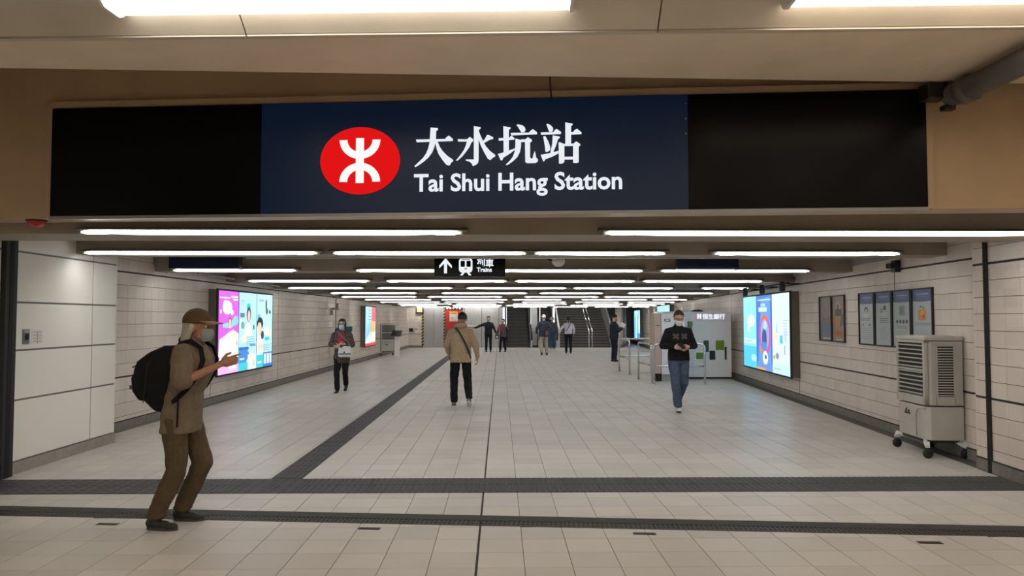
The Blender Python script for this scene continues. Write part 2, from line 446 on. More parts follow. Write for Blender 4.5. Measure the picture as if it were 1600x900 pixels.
# ------------------------------------------------------------------ ceiling of the passage
tag(MB().prism([(-5.8, 6.79), (4.9, 5.80), (10.5, 5.80), (10.5, YE + .5), (-5.8, YE + .5)], 2.66, 2.9).build('ceiling', M_ceil), 'grey ceiling between the beams', None, None, 'structure')
struct('ceiling_far_right', M_ceil, (6.35, YE + .5, 2.30), (10.5, 54, 2.5)); struct('ceiling_far_left', M_ceil, (-5.8, YE + .5, 2.30), (.1, 54, 2.5))
ROWY = [6.75] + [8.85 + 2.95 * k for k in range(11)]
def rowz(k): return 2.394 - .0165 * max(0, k - 1)
mb_n = 0
def batten(xa, xb, y, z, label, k, hang=0):
    t = thing('light_batten', label, 'light fitting', ((xa + xb) / 2, y, z), 0, 'fluorescent tubes under the passage beams')
    h = (xb - xa) / 2
    for s in (-1, 1):
        if hang: B('hanger', M_dark, (s * h * .7 - .01, -.06, .02), (s * h * .7 + .01, -.04, hang), t)
    MB().extr([(.0, -.010), (-.10, -.004), (-.10, .006), (0, .03)], -h - .06, h + .06).build('reflector', mat('reflector_grey', (.16, .15, .14), .5), t)
    MB().extr([(-.003, -.016), (-.090, -.016), (-.090, -.042), (-.003, -.022)], -h + .05, h - .05).build('diffuser', M_tube, t)
    sd_ = lambda yy: [(-h, yy, -.034), (-h + .5, yy, -.050), (h - .5, yy, -.050), (h, yy, -.034), (h, yy, -.018), (h - .5, yy, -.008), (-h + .5, yy, -.008), (-h, yy, -.018)]
    MB().add(sd_(-.10) + sd_(-.091), [(0, 1, 6, 7), (1, 2, 5, 6), (2, 3, 4, 5)] + [tuple(i + 8 for i in f[::-1]) for f in ((0, 1, 6, 7), (1, 2, 5, 6), (2, 3, 4, 5))] + [(i, (i + 1) % 8, 8 + (i + 1) % 8, 8 + i) for i in range(8)]).build('tube', M_side, t)
    for s in (-1, 1): B('lamp_holder', M_white, (s * h - .015, -.085, -.036), (s * h + .015, -.0, .0), t)
    return t
segs = {0: [(-3.72, -.35), (.95, 5.0)], 1: [(-4.85, -2.15), (-1.95, .30), (.42, 1.95), (2.55, 4.75)], 2: [(-5.1, -3.2), (-2.25, -.4), (-.1, 2.25), (2.55, 4.9)]}
places = ['', 'second', 'third', 'fourth', 'fifth', 'sixth', 'seventh', 'eighth', 'ninth', 'tenth', 'eleventh', 'twelfth']
for k, Y in enumerate(ROWY):
    z = rowz(k); xl = (-5.03 if Y < 9.8 else LX(Y) - .05); xr = RX(Y) + .05 if Y > 7.9 else PX(Y) + .05
    dep = .60 if k == 0 else .42
    o = B('ceiling_beam', M_beam, (xl, Y, z - .030), (xr, Y + dep, 2.72)); o['kind'] = 'structure'
    if k in segs: sg = segs[k]
    else:
        random.seed(k * 5 + 1); sg = []; x = xl + .35 + random.random() * .5
        while x < xr - .8:
            ln = random.choice((2.35, 2.35, 1.75)); e = min(x + ln, xr - .3); sg.append((x, e)); x = e + random.choice((.18, .35, .7))
    n_ = len(sg)
    for i, (a, b) in enumerate(sg):
        pos = ['left end', 'left middle', 'right middle', 'right end'] if n_ == 4 else (['left half', 'right half'] if n_ == 2 else [(['leftmost', 'second from left', 'third from left', 'fourth from left', 'fifth from left', 'sixth from left', 'seventh from left'][q]) for q in range(n_)])
        row = 'nearest beam behind the station sign' if k == 0 else places[k] + ' beam down the passage'
        batten(a, b, Y, z, 'white tube light under the %s, %s' % (row, pos[i]), k)
for i, (a, b) in enumerate(((-4.9, -2.6), (-2.3, .0), (.3, 2.6), (2.9, 5.2), (5.5, 7.8))):  # extra row without a beam, added to brighten the dark far end
    batten(a, b, 40.95, 2.30, 'added white tube light before the far end wall, ' + ['leftmost', 'second from left', 'middle one', 'fourth from left', 'rightmost'][i], 12, .36)
for i, yy in enumerate((42.6, 44.4, 46.2)):  # lamps added mostly out of view to light the stairs and escalators
    for j, (a, b) in enumerate(((.4, 3.0), (3.3, 6.1))):
        batten(a, b, yy, 3.5 + i * 1.0, 'added tube light high over the far %s, %s' % (('escalators', 'stairs')[j], ('lowest', 'middle', 'highest')[i]), 12, 2.1 - i)
# dark line where ceiling meets walls, conduits
for nm, M, Wd, L_ in (('left', ML, wl, 31), ('right', MR, wr, 33)):
    MB().box((2.2, .0, 2.44), (L_, .05, 2.66)).xf(M).build('cornice', M_ceil, Wd)
cd = thing('ceiling_conduit', 'thin grey conduit crossing under the ceiling behind second beam', 'conduit', (0, 10.6, 2.47))
MB().tube([(-3.6, 0, 0), (5.2, 0, 0)], .014, 6).build('pipe', M_chrome, cd)
for x in (-3.5, -2.7, -1, 1, 2.6, 4.2): B('clip', M_dark, (x - .015, -.015, 0), (x + .015, .015, .19), cd)
cl = thing('ceiling_conduit', 'grey conduit running along left wall top then dropping down the tiles', 'conduit', (0, 0, 0))
MB().tube([(LX(12) + .16, 12, 2.40), (LX(23.6) + .16, 23.6, 2.33), (LX(23.9) + .1, 23.9, 2.30), (LX(23.9) + .04, 23.9, 2.2), (LX(23.9) + .04, 23.9, .15)], .022, 8).build('pipe', mat('galvanised', (.42, .42, .42), .4, .7), cl)
for y in (13, 16, 19, 22): B('clip', M_dark, (LX(y) + .12, y - .02, 2.38), (LX(y) + .2, y + .02, 2.66), cl)
cm = thing('wall_camera', 'small grey camera bracket high on left wall beside the dropping conduit', 'camera', (LX(23.4) + .01, 23.4, 1.92))
B('bracket', M_grey, (0, -.03, -.04), (.18, .03, .02), cm); MB().lathe([(.05, -.1), (.06, -.06), (.06, .1), (.03, .12)], (.2, 0, .05), 10).build('housing', M_grey, cm); B('back_box', M_grey, (0, -.06, -.2), (.06, .06, -.05), cm)
cr = thing('wall_camera', 'small black camera bracket at the top of right wall above the notices', 'camera', (RX(10.15) - .01, 10.15, 2.31))
B('bracket', M_dark, (-.08, -.05, -.07), (0, .05, .09), cr); B('housing', M_black, (-.16, -.1, -.02), (-.06, .04, .05), cr, .01)
dm = thing('ceiling_dome', 'small white dome hanging from ceiling right of the trains sign', 'ceiling dome', (.86, 10.9, 2.46))
MB().lathe([(.03, .2), (.03, .03), (.09, .02), (.10, -.02), (.085, -.06), (.05, -.09), (.01, -.10)], (0, 0, 0), 16).build('dome', M_white, dm)
MB().tube([(-.25, 0, .2), (-.2, 0, .05), (-.12, 0, .0), (-.05, 0, -.01)], .012, 6).build('cable', M_black, dm)

# ------------------------------------------------------------------ lintel and the station sign
M_face = Matrix.Translation((DA.x, DA.y, 0)) @ Matrix.Rotation(ang, 4, 'Z')      # x along the lintel, -y towards the camera
lw = MB().box((-.85, .06, 2.455), (9.15, .33, 3.95)).xf(M_face).build('lintel_wall', M_lintel); tag(lw, 'brown painted lintel that carries the station sign', None, None, 'structure')
def fx(X): return (X - DA.x) / dd.x
sx0, sx1, sm0, sm1 = fx(-3.79), fx(3.305), fx(-1.97), fx(1.49)
for a, b in (((sx0 - .06, .0, 2.455), (sx0 - .004, .06, 3.44)), ((sx1 + .004, .0, 2.455), (sx1 + .05, .06, 3.44)), ((sx0 - .06, .0, 3.385), (sx1 + .05, .06, 3.44))):
    o = MB().box(a, b).xf(M_face).build('sign_surround', M_lintel, lw)
sign = thing('station_sign', 'long black and navy illuminated station sign across the entrance lintel', 'sign', (DA.x, DA.y, 0), ang)
M_sblk = mat('black_acrylic', (.004, .004, .005), .25, spec=.12)
M_navy = mat('navy_film', (.003, .009, .024), .3, emit=.35, ecol=(.005, .016, .045), spec=.3)
B('casing', M_dark, (sx0, .0, 2.46), (sx1, .06, 3.38), sign)
B('panel', M_sblk, (sx0 + .004, -.02, 2.465), (sm0 - .003, .0, 3.375), sign); B('panel', M_sblk, (sm1 + .003, -.02, 2.465), (sx1 - .004, .0, 3.375), sign)
tag(B('panel', M_navy, (sm0, -.02, 2.465), (sm1, .0, 3.375), sign), 'navy middle panel with the white lettering')
B('bottom_trim', mat('trim_steel', (.30, .29, .28), .42, .6), (sx0, -.025, 2.435), (sx1, .05, 2.46), sign)
E_white = emat('letter_glow', (.86, .91, .95), .95); E_red = emat('roundel_glow', (.80, .008, .008), .95); E_logo = emat('logo_glow', (.97, .97, .93), 1.0)
# roundel: red ellipse 0.66 x 0.55 with the white mark
rc = (fx(-1.14), 2.889); MF = Matrix.Translation((0, -.022, 0))
shape_mesh('roundel', [[(rc[0] + .331 * cos(2 * pi * k / 48), rc[1] + .277 * sin(2 * pi * k / 48)) for k in range(48)]], E_red, sign, MF)
mk = []
def px2s(u, v):            # crop of the mark, 1600 px across 520 px of sign -> metres
    return (rc[0] + (u - 258) / 189 * .331, rc[1] - (v - 220) / 160 * .277)
mk.append([px2s(*p) for p in ((239, 113), (277, 113), (277, 326), (239, 326))])
def arc(cx, cy, a, b, ai, bi, t0, t1, n=16):
    o = [(cx + a * cos(t0 + (t1 - t0) * k / n), cy + b * sin(t0 + (t1 - t0) * k / n)) for k in range(n + 1)]
    i = [(cx + ai * cos(t1 + (t0 - t1) * k / n), cy + bi * sin(t1 + (t0 - t1) * k / n)) for k in range(n + 1)]
    return o + i
for up in (1, -1):          # upper bowl opens up, lower bowl opens down
    q = arc(258, 0, 97, 92, 60, 58, .02, pi - .02)
    q = [(x, (120 + y) if up > 0 else (322 - y)) for x, y in q]
    h = len(q) // 2
    for k in range(h - 1): mk.append([px2s(*q[k]), px2s(*q[k + 1]), px2s(*q[len(q) - 2 - k]), px2s(*q[len(q) - 1 - k])])
shape_mesh('roundel_mark', mk, E_logo, sign, Matrix.Translation((0, -.029, 0)), .004)
# the four characters, stroke by stroke
def glyph(ox, oy, strokes):       # strokes in tenths of a photo pixel from (ox, oy)
    out = []
    for st in strokes:
        out.append([(fx(-.70) + ((ox + x / 10) - 647) * (1.67 / 325), 2.614 + (303 - (oy + y / 10)) * (.54 / 103)) for x, y in st])
    return out
da = [[(340, 205), (455, 215), (460, 240), (430, 262), (425, 420), (405, 500), (370, 590), (310, 670), (240, 730), (160, 785), (100, 820), (85, 803), (150, 745), (220, 680), (270, 610), (305, 530), (328, 430)],
      [(108, 388), (575, 388), (590, 365), (632, 335), (695, 385), (697, 420), (120, 430)],
      [(415, 430), (455, 425), (490, 510), (540, 580), (610, 650), (700, 712), (702, 735), (668, 760), (655, 795), (625, 800), (590, 785), (530, 710), (470, 620), (440, 540)]]
shui = [[(1030, 195), (1138, 215), (1135, 235), (1105, 260), (1105, 730), (1095, 770), (1060, 800), (1015, 815), (995, 775), (960, 745), (905, 730), (905, 712), (1030, 715)],
        [(775, 395), (920, 400), (965, 362), (1015, 395), (1018, 430), (990, 450), (960, 520), (900, 600), (840, 670), (770, 728), (748, 725), (820, 640), (875, 560), (905, 490), (920, 432), (780, 430)],
        [(1105, 260), (1130, 330), (1170, 420), (1220, 510), (1290, 590), (1365, 645), (1368, 670), (1325, 695), (1290, 728), (1250, 705), (1190, 600), (1140, 500), (1105, 400)],
        [(1170, 440), (1210, 390), (1240, 335), (1270, 340), (1335, 375), (1335, 400), (1285, 410), (1180, 465)]]
keng = [[(195, 205), (310, 228), (308, 245), (282, 265), (282, 590), (200, 610)],
        [(120, 390), (290, 388), (320, 352), (368, 390), (370, 415), (125, 430)],
        [(110, 635), (200, 612), (282, 585), (375, 553), (375, 575), (300, 630), (195, 695), (180, 730), (155, 735)],
        [(400, 190), (430, 182), (490, 195), (530, 225), (545, 265), (530, 300), (480, 305), (455, 270), (430, 225)],
        [(312, 312), (600, 312), (620, 285), (660, 260), (725, 310), (725, 340), (320, 350)],
        [(385, 400), (475, 425), (472, 530), (455, 610), (420, 680), (360, 740), (290, 790), (245, 812), (235, 800), (300, 740), (345, 680), (375, 600), (385, 500)],
        [(475, 415), (545, 415), (580, 382), (645, 425), (645, 445), (615, 468), (615, 690), (630, 715), (655, 712), (668, 650), (690, 598), (700, 640), (710, 700), (738, 725), (735, 760), (700, 785), (570, 785), (540, 765), (535, 455), (470, 455)]]
zhan = [[(870, 185), (905, 185), (950, 215), (975, 250), (972, 295), (945, 308), (915, 305), (900, 270), (885, 225)],
        [(780, 312), (980, 312), (1005, 278), (1030, 262), (1098, 310), (1098, 342), (790, 350)],
        [(820, 375), (855, 370), (900, 455), (930, 540), (930, 585), (890, 615), (855, 612), (845, 520)],
        [(970, 362), (1080, 382), (1078, 400), (1050, 425), (1020, 520), (975, 625), (930, 635), (960, 500)],
        [(780, 660), (930, 635), (1060, 600), (1060, 640), (960, 690), (850, 730), (835, 760), (820, 760)],
        [(1165, 165), (1280, 188), (1278, 205), (1255, 225), (1255, 500), (1165, 500)],
        [(1250, 318), (1290, 315), (1310, 285), (1350, 268), (1418, 325), (1415, 350), (1250, 355)],
        [(1060, 470), (1080, 470), (1150, 500), (1150, 770), (1120, 798), (1065, 798)],
        [(1150, 495), (1290, 495), (1335, 460), (1398, 505), (1398, 520), (1372, 545), (1372, 780), (1345, 795), (1285, 790), (1285, 530), (1150, 530)],
        [(1150, 695), (1285, 695), (1285, 738), (1150, 738)]]
MT = Matrix.Translation((0, -.022, 0))
def tri_shape(name, polys):        # concave strokes: triangulate before extruding
    b = MB()
    from mathutils.geometry import tessellate_polygon
    for pl in polys:
        n = len(pl); tr = tessellate_polygon([[Vector((p[0], 0, p[1])) for p in pl]])
        b.add([(p[0], 0, p[1]) for p in pl] + [(p[0], -.004, p[1]) for p in pl], [tuple(t) for t in tr] + [tuple(i + n for i in t[::-1]) for t in tr] + [(i, (i + 1) % n, n + (i + 1) % n, n + i) for i in range(n)])
    b.xf(MT); return b.build(name, E_white, sign)
for gname, g in (('character', glyph(640, 180, da)), ('character', glyph(640, 180, shui)), ('character', glyph(770, 180, keng)), ('character', glyph(770, 180, zhan))):
    tri_shape(gname, g)
tm = text_mesh('lettering', 'Tai Shui Hang Station', .20, E_white, sign, Matrix.Translation((0, -.024, 0)), .002, .0045, 1)
xs = [v.co.x for v in tm.data.vertices]; w0, w1 = min(xs), max(xs)
for v in tm.data.vertices: v.co.x = fx(-.695) + (v.co.x - w0) / (w1 - w0) * 1.675; v.co.z = 2.633 + v.co.z * .99
for k in range(3): B('screw', M_chrome, (sm1 - .02, -.023, 3.30 - k * .12), (sm1 - .012, -.02, 3.308 - k * .12), sign)

# soffit slab, pipe, cable, red lamp above the entrance
sl = MB().prism([(-5.0, 4.56 + .045 + .235), (5.3, 4.56 + .045 - .249), (5.3, 5.55), (-5.0, 5.24)], 3.38, 3.62).build('soffit_slab', M_brown); tag(sl, 'brown soffit in front of the lintel', None, None, 'structure')
struct('ceiling_front', M_lintel, (-5.4, -5, 3.9), (5.6, 7.2, 4.1), 'ceiling of the near concourse')
pp = thing('ceiling_pipe', 'thick grey pipe under the soffit at the upper right', 'pipe', (3.40, 5.5, 3.27))
M_pipe = mat('pipe_grey', (.11, .105, .10), .5, var=.15, scale=6)
MB().tube([(.05, -7, .0), (.0, -.12, 0), (-.005, -.03, .01), (-.01, .03, .06), (-.01, .05, .2), (-.01, .05, .6)], .085, 14).build('pipe', M_pipe, pp)
MB().tube([(.0, -.25, 0), (0, -.15, 0)], .10, 14).build('collar', M_pipe, pp)
MB().box((-.20, -.05, -.02), (-.05, .09, .10)).box((-.06, -.02, -.10), (.03, .05, -.06)).build('bracket', M_dark, pp, bevel=.01)
kc = thing('hanging_cable', 'thin black cable dropping from soffit to top of the station sign', 'cable', (.40, 5.85, 3.38))
MB().tube([(0, -.2, .45), (-.005, -.02, .2), (.0, .0, .08), (.015, .06, -.03)], .007, 6).build('cable', M_black, kc)
rl = thing('warning_lamp', 'small red rounded lamp under the lintel beside the left wall', 'lamp', (-4.02, 6.5, 2.455))
MB().lathe([(.075, 0), (.07, -.025), (.05, -.05), (.01, -.06)], (0, 0, 0), 14).build('lens', mat('red_lens', (.45, .01, .02), .25), rl)
MB().lathe([(.085, .0), (.085, .02), (.03, .02)], (0, 0, -.012), 14).build('rim', M_dark, rl)

# concourse trough light: lip, reflector, diffusers (runs parallel to the sign), two unseen ones added behind
def trough(y, sg, a, label, z=3.372, dm=None):
    t = thing('trough_light', label, 'light fitting', (0, y, z), a)
    tr = mat('trough_metal', (.57, .51, .43), .4, 0, var=.1, scale=2)
    n_ = len(sg)
    for xa, xb in ((-4.7, -1.6), (-1.59, .97), (.98, 4.74)):
        MB().extr([(.0, .0), (.045, .0), (.045, .10), (.035, .10), (.03, .012), (.0, .012)], xa, xb).build('lip', tr, t)
        MB().extr([(-.005, .012), (-.16, .13), (-.155, .14), (.0, .022)], xa, xb).build('reflector', tr, t)
        MB().extr([(-.155, .13), (-.50, .13), (-.50, .16), (-.155, .16)], xa, xb).build('back_plate', tr, t)
        MB().extr([(-.50, .13), (-.655, .012), (-.65, .0), (-.49, .125)], xa, xb).build('reflector', tr, t)
    for i, (xa, xb) in enumerate(sg):
        MB().extr([(-.19, .125), (-.195, .065), (-.23, .045), (-.37, .045), (-.405, .065), (-.41, .125)], xa, xb).build('diffuser', dm or (M_diffw if i == 0 else M_diff), t)
        for xe in (xa - .02, xb): MB().extr([(-.12, .13), (-.17, .06), (-.22, .035), (-.38, .035), (-.42, .06), (-.45, .13)], xe, xe + .02).build('end_cap', M_white, t)
    return t
trough(4.56, [(-2.28, .42), (1.70, 4.6)], math.atan(-.047), 'long recessed trough light at the top in front of the soffit')
for y in (1.6, -1.8): trough(y, [(-4, -1.2), (-.6, 2.2), (2.6, 4.6)], 0, 'unseen added trough light on the near concourse ceiling behind the viewer, %s' % ('first' if y > 0 else 'second'), 3.6, M_foyer)  # out of view, added to brighten the foyer floor, soffit and lintel

# ------------------------------------------------------------------ hanging signs
tsn = thing('hanging_sign', 'black hanging sign with arrow, train symbol and Trains lettering', 'sign', (-.44, 11.0, 2.22))
B('casing', M_sblk, (-.53, 0, 0), (.52, .12, .30), tsn, .004)
for x in (-.4, .4): B('hanger', M_dark, (x - .01, .05, .3), (x + .01, .07, .5), tsn)
E_sign = emat('sign_glow', (.9, .95, 1.0), .95)
shape_mesh('arrow', [[(-.385, .05), (-.34, .05), (-.34, .25), (-.385, .25)], [(-.455, .165), (-.455, .125), (-.362, .215), (-.362, .275)], [(-.362, .275), (-.362, .215), (-.27, .125), (-.27, .165)]], E_sign, tsn, Matrix.Translation((0, -.001, 0)), .003)
def rr(x0, y0, x1, y1, r, n=5):
    o = []
    for (cx, cy, t) in ((x1 - r, y0 + r, -pi / 2), (x1 - r, y1 - r, 0), (x0 + r, y1 - r, pi / 2), (x0 + r, y0 + r, pi)):
        o += [(cx + r * cos(t + pi / 2 * k / n), cy + r * sin(t + pi / 2 * k / n)) for k in range(n + 1)]
    return o
shape_mesh('train_symbol', [rr(-.165, .06, .035, .275, .05), [(-.15, .02), (-.11, .02), (-.08, .06), (-.115, .06)], [(-.02, .02), (.02, .02), (-.01, .06), (-.045, .06)]], E_sign, tsn, Matrix.Translation((0, -.001, 0)), .003)
shape_mesh('train_window', [rr(-.140, .145, -.077, .235, .012), rr(-.053, .145, .010, .235, .012), rr(-.13, .247, .0, .256, .004)], M_sblk, tsn, Matrix.Translation((0, -.004, 0)), .002)
shape_mesh('train_badge', [[(-.09, .11), (-.04, .11), (-.05, .13), (-.08, .13)]], mat('badge_red', (.5, .1, .12), .5, emit=.6), tsn, Matrix.Translation((0, -.004, 0)), .002)
for body, size, z in (('\u5217\u8eca', .125, .155), ('Trains', .088, .075)):
    o = text_mesh('lettering', body, size, E_sign, tsn, Matrix.Translation((.10, -.003, z)), .0015, .003)
for (xa, xb, z0, z1, lab) in ((-5.02, -3.96, 2.36, 2.58, 'blue blank sign box hanging near left wall'), (2.72, 3.66, 2.36, 2.58, 'dark blue blank sign box hanging right of the centre')):
    s_ = thing('hanging_sign', lab, 'sign', ((xa + xb) / 2, 11.35, z0), 0)
    h = (xb - xa) / 2
    B('casing', mat('sign_back_blue', (.012, .02, .06), .22, .2), (-h, 0, 0), (h, .14, z1 - z0), s_, .006); B('end_cap', M_dark, (h - .012, -.006, -.006), (h + .004, .146, z1 - z0 + .006), s_)
    for x in (-h * .7, h * .7): B('hanger', M_dark, (x - .01, .05, z1 - z0), (x + .01, .08, .32), s_)

# ------------------------------------------------------------------ advertising screens and posters on the walls
def on_wall(side, y):        # frame at the wall: x along the wall away from the viewer's left as seen, y into the wall
    sl_ = .0135 if side < 0 else .087
    X = LX(y) if side < 0 else RX(y)
    d = Vector((sl_, 1, 0)).normalized()
    if side < 0: xax, yax = d, Vector((-d.y, d.x, 0))
    else: xax, yax = -d, Vector((d.y, -d.x, 0))
    return Matrix(((xax.x, yax.x, 0, X), (xax.y, yax.y, 0, y), (0, 0, 1, 0), (0, 0, 0, 1)))
def wall_thing(name, label, cat, side, y, z, group=None):
    o = tag(link(name, None), label, cat, group); o.matrix_world = on_wall(side, y) @ Matrix.Translation((0, 0, z)); return o
SK, WH = '#e8c9b0', '#eaf8fb'
pink = [rect(0, 0, 1, 1, '#d65fe0'), oval(.42, .80, .24, .085, '#f3ece6'), oval(.32, .84, .12, .05, '#f6f0ea'), oval(.55, .79, .1, .06, '#f3ece6'), rect(.05, .91, .55, .925, WH), rect(.6, .925, .95, .945, WH), rect(.7, .89, .95, .91, WH), oval(.1, .75, .05, .025, '#f5e9f5'), oval(.66, .74, .07, .035, '#f5e9f5'),
        poly('#8fd8ef', (.2, .60), (.5, .62), (.95, .70), (.98, .62), (.6, .55), (.2, .56)), oval(.84, .64, .14, .06, '#8fd0ea'), oval(.55, .615, .09, .065, '#4a3a44'), oval(.55, .605, .07, .06, SK), poly('#efe9dd', (0, .2), (.05, .42), (.25, .45), (.5, .50), (.7, .53), (1, .48), (1, .14), (.55, .18), (.2, .21)), poly('#f6f2e8', (.1, .25), (.3, .40), (.6, .48), (.7, .3), (.4, .2)),
        poly('#c8dff2', (.0, .19), (.3, .22), (.5, .13), (.2, .12), (0, .15)), oval(.9, .36, .05, .03, '#d9a4dc'), rect(0, 0, 1, .1, '#f0b6ee'), oval(.7, .07, .2, .03, '#f6e6f4')]
cyanA = [rect(0, 0, 1, 1, '#b4ecf7'), oval(.53, .82, .12, .05, '#35c9c8'), rect(.08, .88, .3, .90, '#8ac3d4'), rect(.08, .85, .35, .86, '#8ac3d4'), poly('#eef7fa', (.3, .42), (.35, .56), (.5, .62), (.68, .58), (.75, .42)), oval(.54, .72, .13, .10, '#3a4152'), oval(.55, .70, .08, .075, SK), rect(.05, .68, .3, .74, '#5b7f9c'), rect(.02, .52, .2, .66, '#d5e8e6'), oval(.2, .58, .1, .05, '#6da79e'),
         rect(.78, .52, .88, .58, '#5a74b8'), oval(.3, .40, .18, .05, '#efe0d0'), rect(.0, .26, .55, .30, '#2f63c2'), rect(.0, .30, 1, .36, '#a9dff0'), poly('#3f88d8', (0, .10), (0, .26), (.45, .27), (.6, .2), (.4, .1)), rect(0, 0, .5, .1, '#39c8d2'), rect(.5, .0, 1, .2, '#dcedf0'), oval(.7, .16, .16, .06, '#ece6d8'), oval(.85, .08, .1, .05, '#d8d2c8'), rect(.06, .14, .3, .16, WH), rect(.6, .30, .95, .33, '#5a9ed0')] + lines(.4, .95, .42, 4, .03, .01, '#7da9bd')
cyanB = [rect(0, 0, 1, 1, '#bdeef8'), oval(.12, .68, .09, .045, '#35c9c8'), oval(.2, .60, .2, .085, '#22262e'), oval(.17, .52, .13, .11, '#e3cdb8'), poly('#2b2f38', (.02, .62), (.4, .60), (.36, .64), (.05, .66)), oval(.58, .86, .05, .08, '#2e3440'), oval(.62, .77, .08, .05, '#566'), oval(.82, .76, .06, .03, '#3b4450'), rect(.1, .9, .45, .93, '#93b7d0'), poly('#f0f4f4', (.0, .2), (.02, .42), (.2, .44), (.35, .36), (.3, .2)), oval(.35, .44, .1, .06, '#3a3f49'),
         oval(.25, .28, .2, .07, '#e8d6c2'), rect(.45, .44, .85, .54, '#dff3f7'), oval(.85, .46, .1, .06, '#e9dccb'), rect(.5, .36, .8, .41, '#35c9c8'), rect(0, 0, .4, .17, '#39c8d2'), rect(.4, .0, 1, .2, '#3a7cd0'), rect(.45, .04, .6, .18, '#d4e6f4'), rect(.65, .04, .8, .18, '#d4e6f4'), rect(.84, .04, .96, .18, '#d4e6f4'), rect(.05, .06, .3, .08, WH)] + lines(.4, .95, .30, 4, .025, .01, '#6fa4c8')
blueR = [rect(0, 0, 1, 1, '#8fe0f2'), rect(0, .0, 1, .3, '#55c8ea'), oval(.6, .66, .3, .09, '#d9f2fa'), oval(.4, .55, .1, .06, '#cfeefa'), rect(.05, .34, .95, .40, '#d7dfe4'), rect(.1, .36, .7, .38, '#a8c8d8'), oval(.8, .14, .2, .05, '#aee6f2'), rect(.1, .93, .5, .95, '#bff0fa')]
ringR = [rect(0, 0, 1, 1, '#3f74cf'), rect(0, .0, 1, .10, '#6a8fd8'), poly('#5b9be4', (.1, .1), (.3, .95), (.9, .98), (.95, .1)), oval(.55, .46, .40, .27, '#d84fa6'), oval(.55, .70, .2, .04, '#ef6a4a'), oval(.4, .28, .2, .05, '#f07a3a'), oval(.55, .47, .28, .21, '#7fb2e6'), oval(.52, .42, .16, .14, '#4c4f86'), oval(.58, .60, .12, .06, '#b8d4ee'), oval(.5, .32, .2, .06, '#4f86d6'), oval(.58, .17, .17, .09, '#ebe9e4'), oval(.6, .18, .07, .03, '#4a6a6a'), rect(.15, .78, .7, .84, '#c7e6ee'), rect(.3, .85, .6, .89, '#aad4ea'), rect(.1, .93, .95, .945, '#cfe2f2'), rect(.0, .0, .6, .03, '#d8a060')]
whiteR = [rect(0, 0, 1, 1, '#d4e6ee'), poly('#bcc9d2', (.2, .5), (.28, .66), (.36, .5)), oval(.2, .45, .18, .07, '#e8dcc4'), rect(.45, .38, .62, .48, '#55c0dc'), oval(.78, .47, .06, .08, '#b9cbe0'), oval(.3, .22, .1, .04, '#8a93a0'), oval(.12, .2, .06, .03, '#c79a6a'), rect(0, 0, 1, .13, '#c4ecf6'), rect(.1, .05, .5, .07, '#9cc'), rect(.7, .25, .76, .36, '#9ab')] + lines(.65, .95, .66, 6, .035, .012, '#b4c2d2')
def led_wall(label, side, y0, w, z0, h, panels, depth=.16, box=.45):
    t = wall_thing('advertising_screen', label, 'screen', side, y0, z0)
    B('housing', mat('screen_housing', (.17, .145, .12), .5, .3), (-box * .0 - (.0 if side < 0 else 0), -depth, -.02), (w, 0, h + .02), t)
    B('bezel', M_black, (-.03, -depth - .03, -.035), (w + .03, -depth, h + .035), t)
    n_ = len(panels); pw = w / n_
    for i, p in enumerate(panels):
        print_panel('display', pw - .03, h - .0, p, P_screen, t, Matrix.Translation((i * pw + .015, -depth - .032, 0)))
    return t
led_wall('bright three panel advertising screen on left wall, pink panel at its left', -1, 13.92, 3.15, .55, 1.58, [pink, cyanA, cyanB])
led_wall('bright three panel advertising screen on right wall, with pink ring picture', 1, 18.32, 3.80, .46, 1.66, [blueR, ringR, whiteR])
ad2 = [rect(0, 0, 1, 1, '#a9e2f4'), rect(.55, .0, 1, 1, '#f0c48c'), rect(.62, .62, 1, 1, '#ef6a7c'), rect(0, 0, 1, .07, '#d8384a'), oval(.7, .45, .2, .2, '#f3b873'), poly('#eef6f6', (.0, .08), (.4, .3), (.6, .1)), rect(.6, .1, 1, .35, '#f2e6da')] + [poly('#4f86c0', (.1 + .1 * k, .2 + .05 * k), (.14 + .1 * k, .2 + .05 * k), (.2 + .1 * k, .55 + .04 * k), (.18 + .1 * k, .55 + .04 * k)) for k in range(5)] + lines(.3, .55, .9, 4, .08, .02, '#5f9fc8')
led_wall('single bright advertising screen farther down the left wall', -1, 28.0, 2.1, .56, 1.50, [ad2])
ad3 = [rect(0, 0, 1, 1, '#9fe0f4'), poly('#5fb6ec', (0, 0), (.6, 0), (.9, .6), (.2, .9)), poly('#d8f4fa', (.5, .1), (.95, .4), (.8, .95), (.4, .7)), rect(0, 0, 1, .2, '#4f8fe0')]
led_wall('bright blue screen on right wall behind the bank kiosk', 1, 35.4, 4.2, .46, 1.72, [ad3])
led_wall('narrow bright blue screen near far end of right wall', 1, 47.2, 3.6, .38, 1.72, [ad3[:2] + [rect(.55, 0, 1, 1, '#d4eef6')], ad3])
# spot lamps over the right screen
sp = wall_thing('spot_lamp_rail', 'black rail of three small spot lamps above right screen', 'lamp', 1, 18.3, 2.19)
B('rail', M_black, (.2, -.34, .08), (4.2, -.31, .11), sp)
for k, x in enumerate((.8, 2.3, 3.8)):
    B('arm', M_black, (x - .02, -.34, .08), (x + .02, 0, .11), sp); MB().lathe([(.03, -.12), (.055, -.1), (.055, .05), (.03, .08)], (x + .03, -.34, .06), 10).build('lamp_head', M_black, sp)

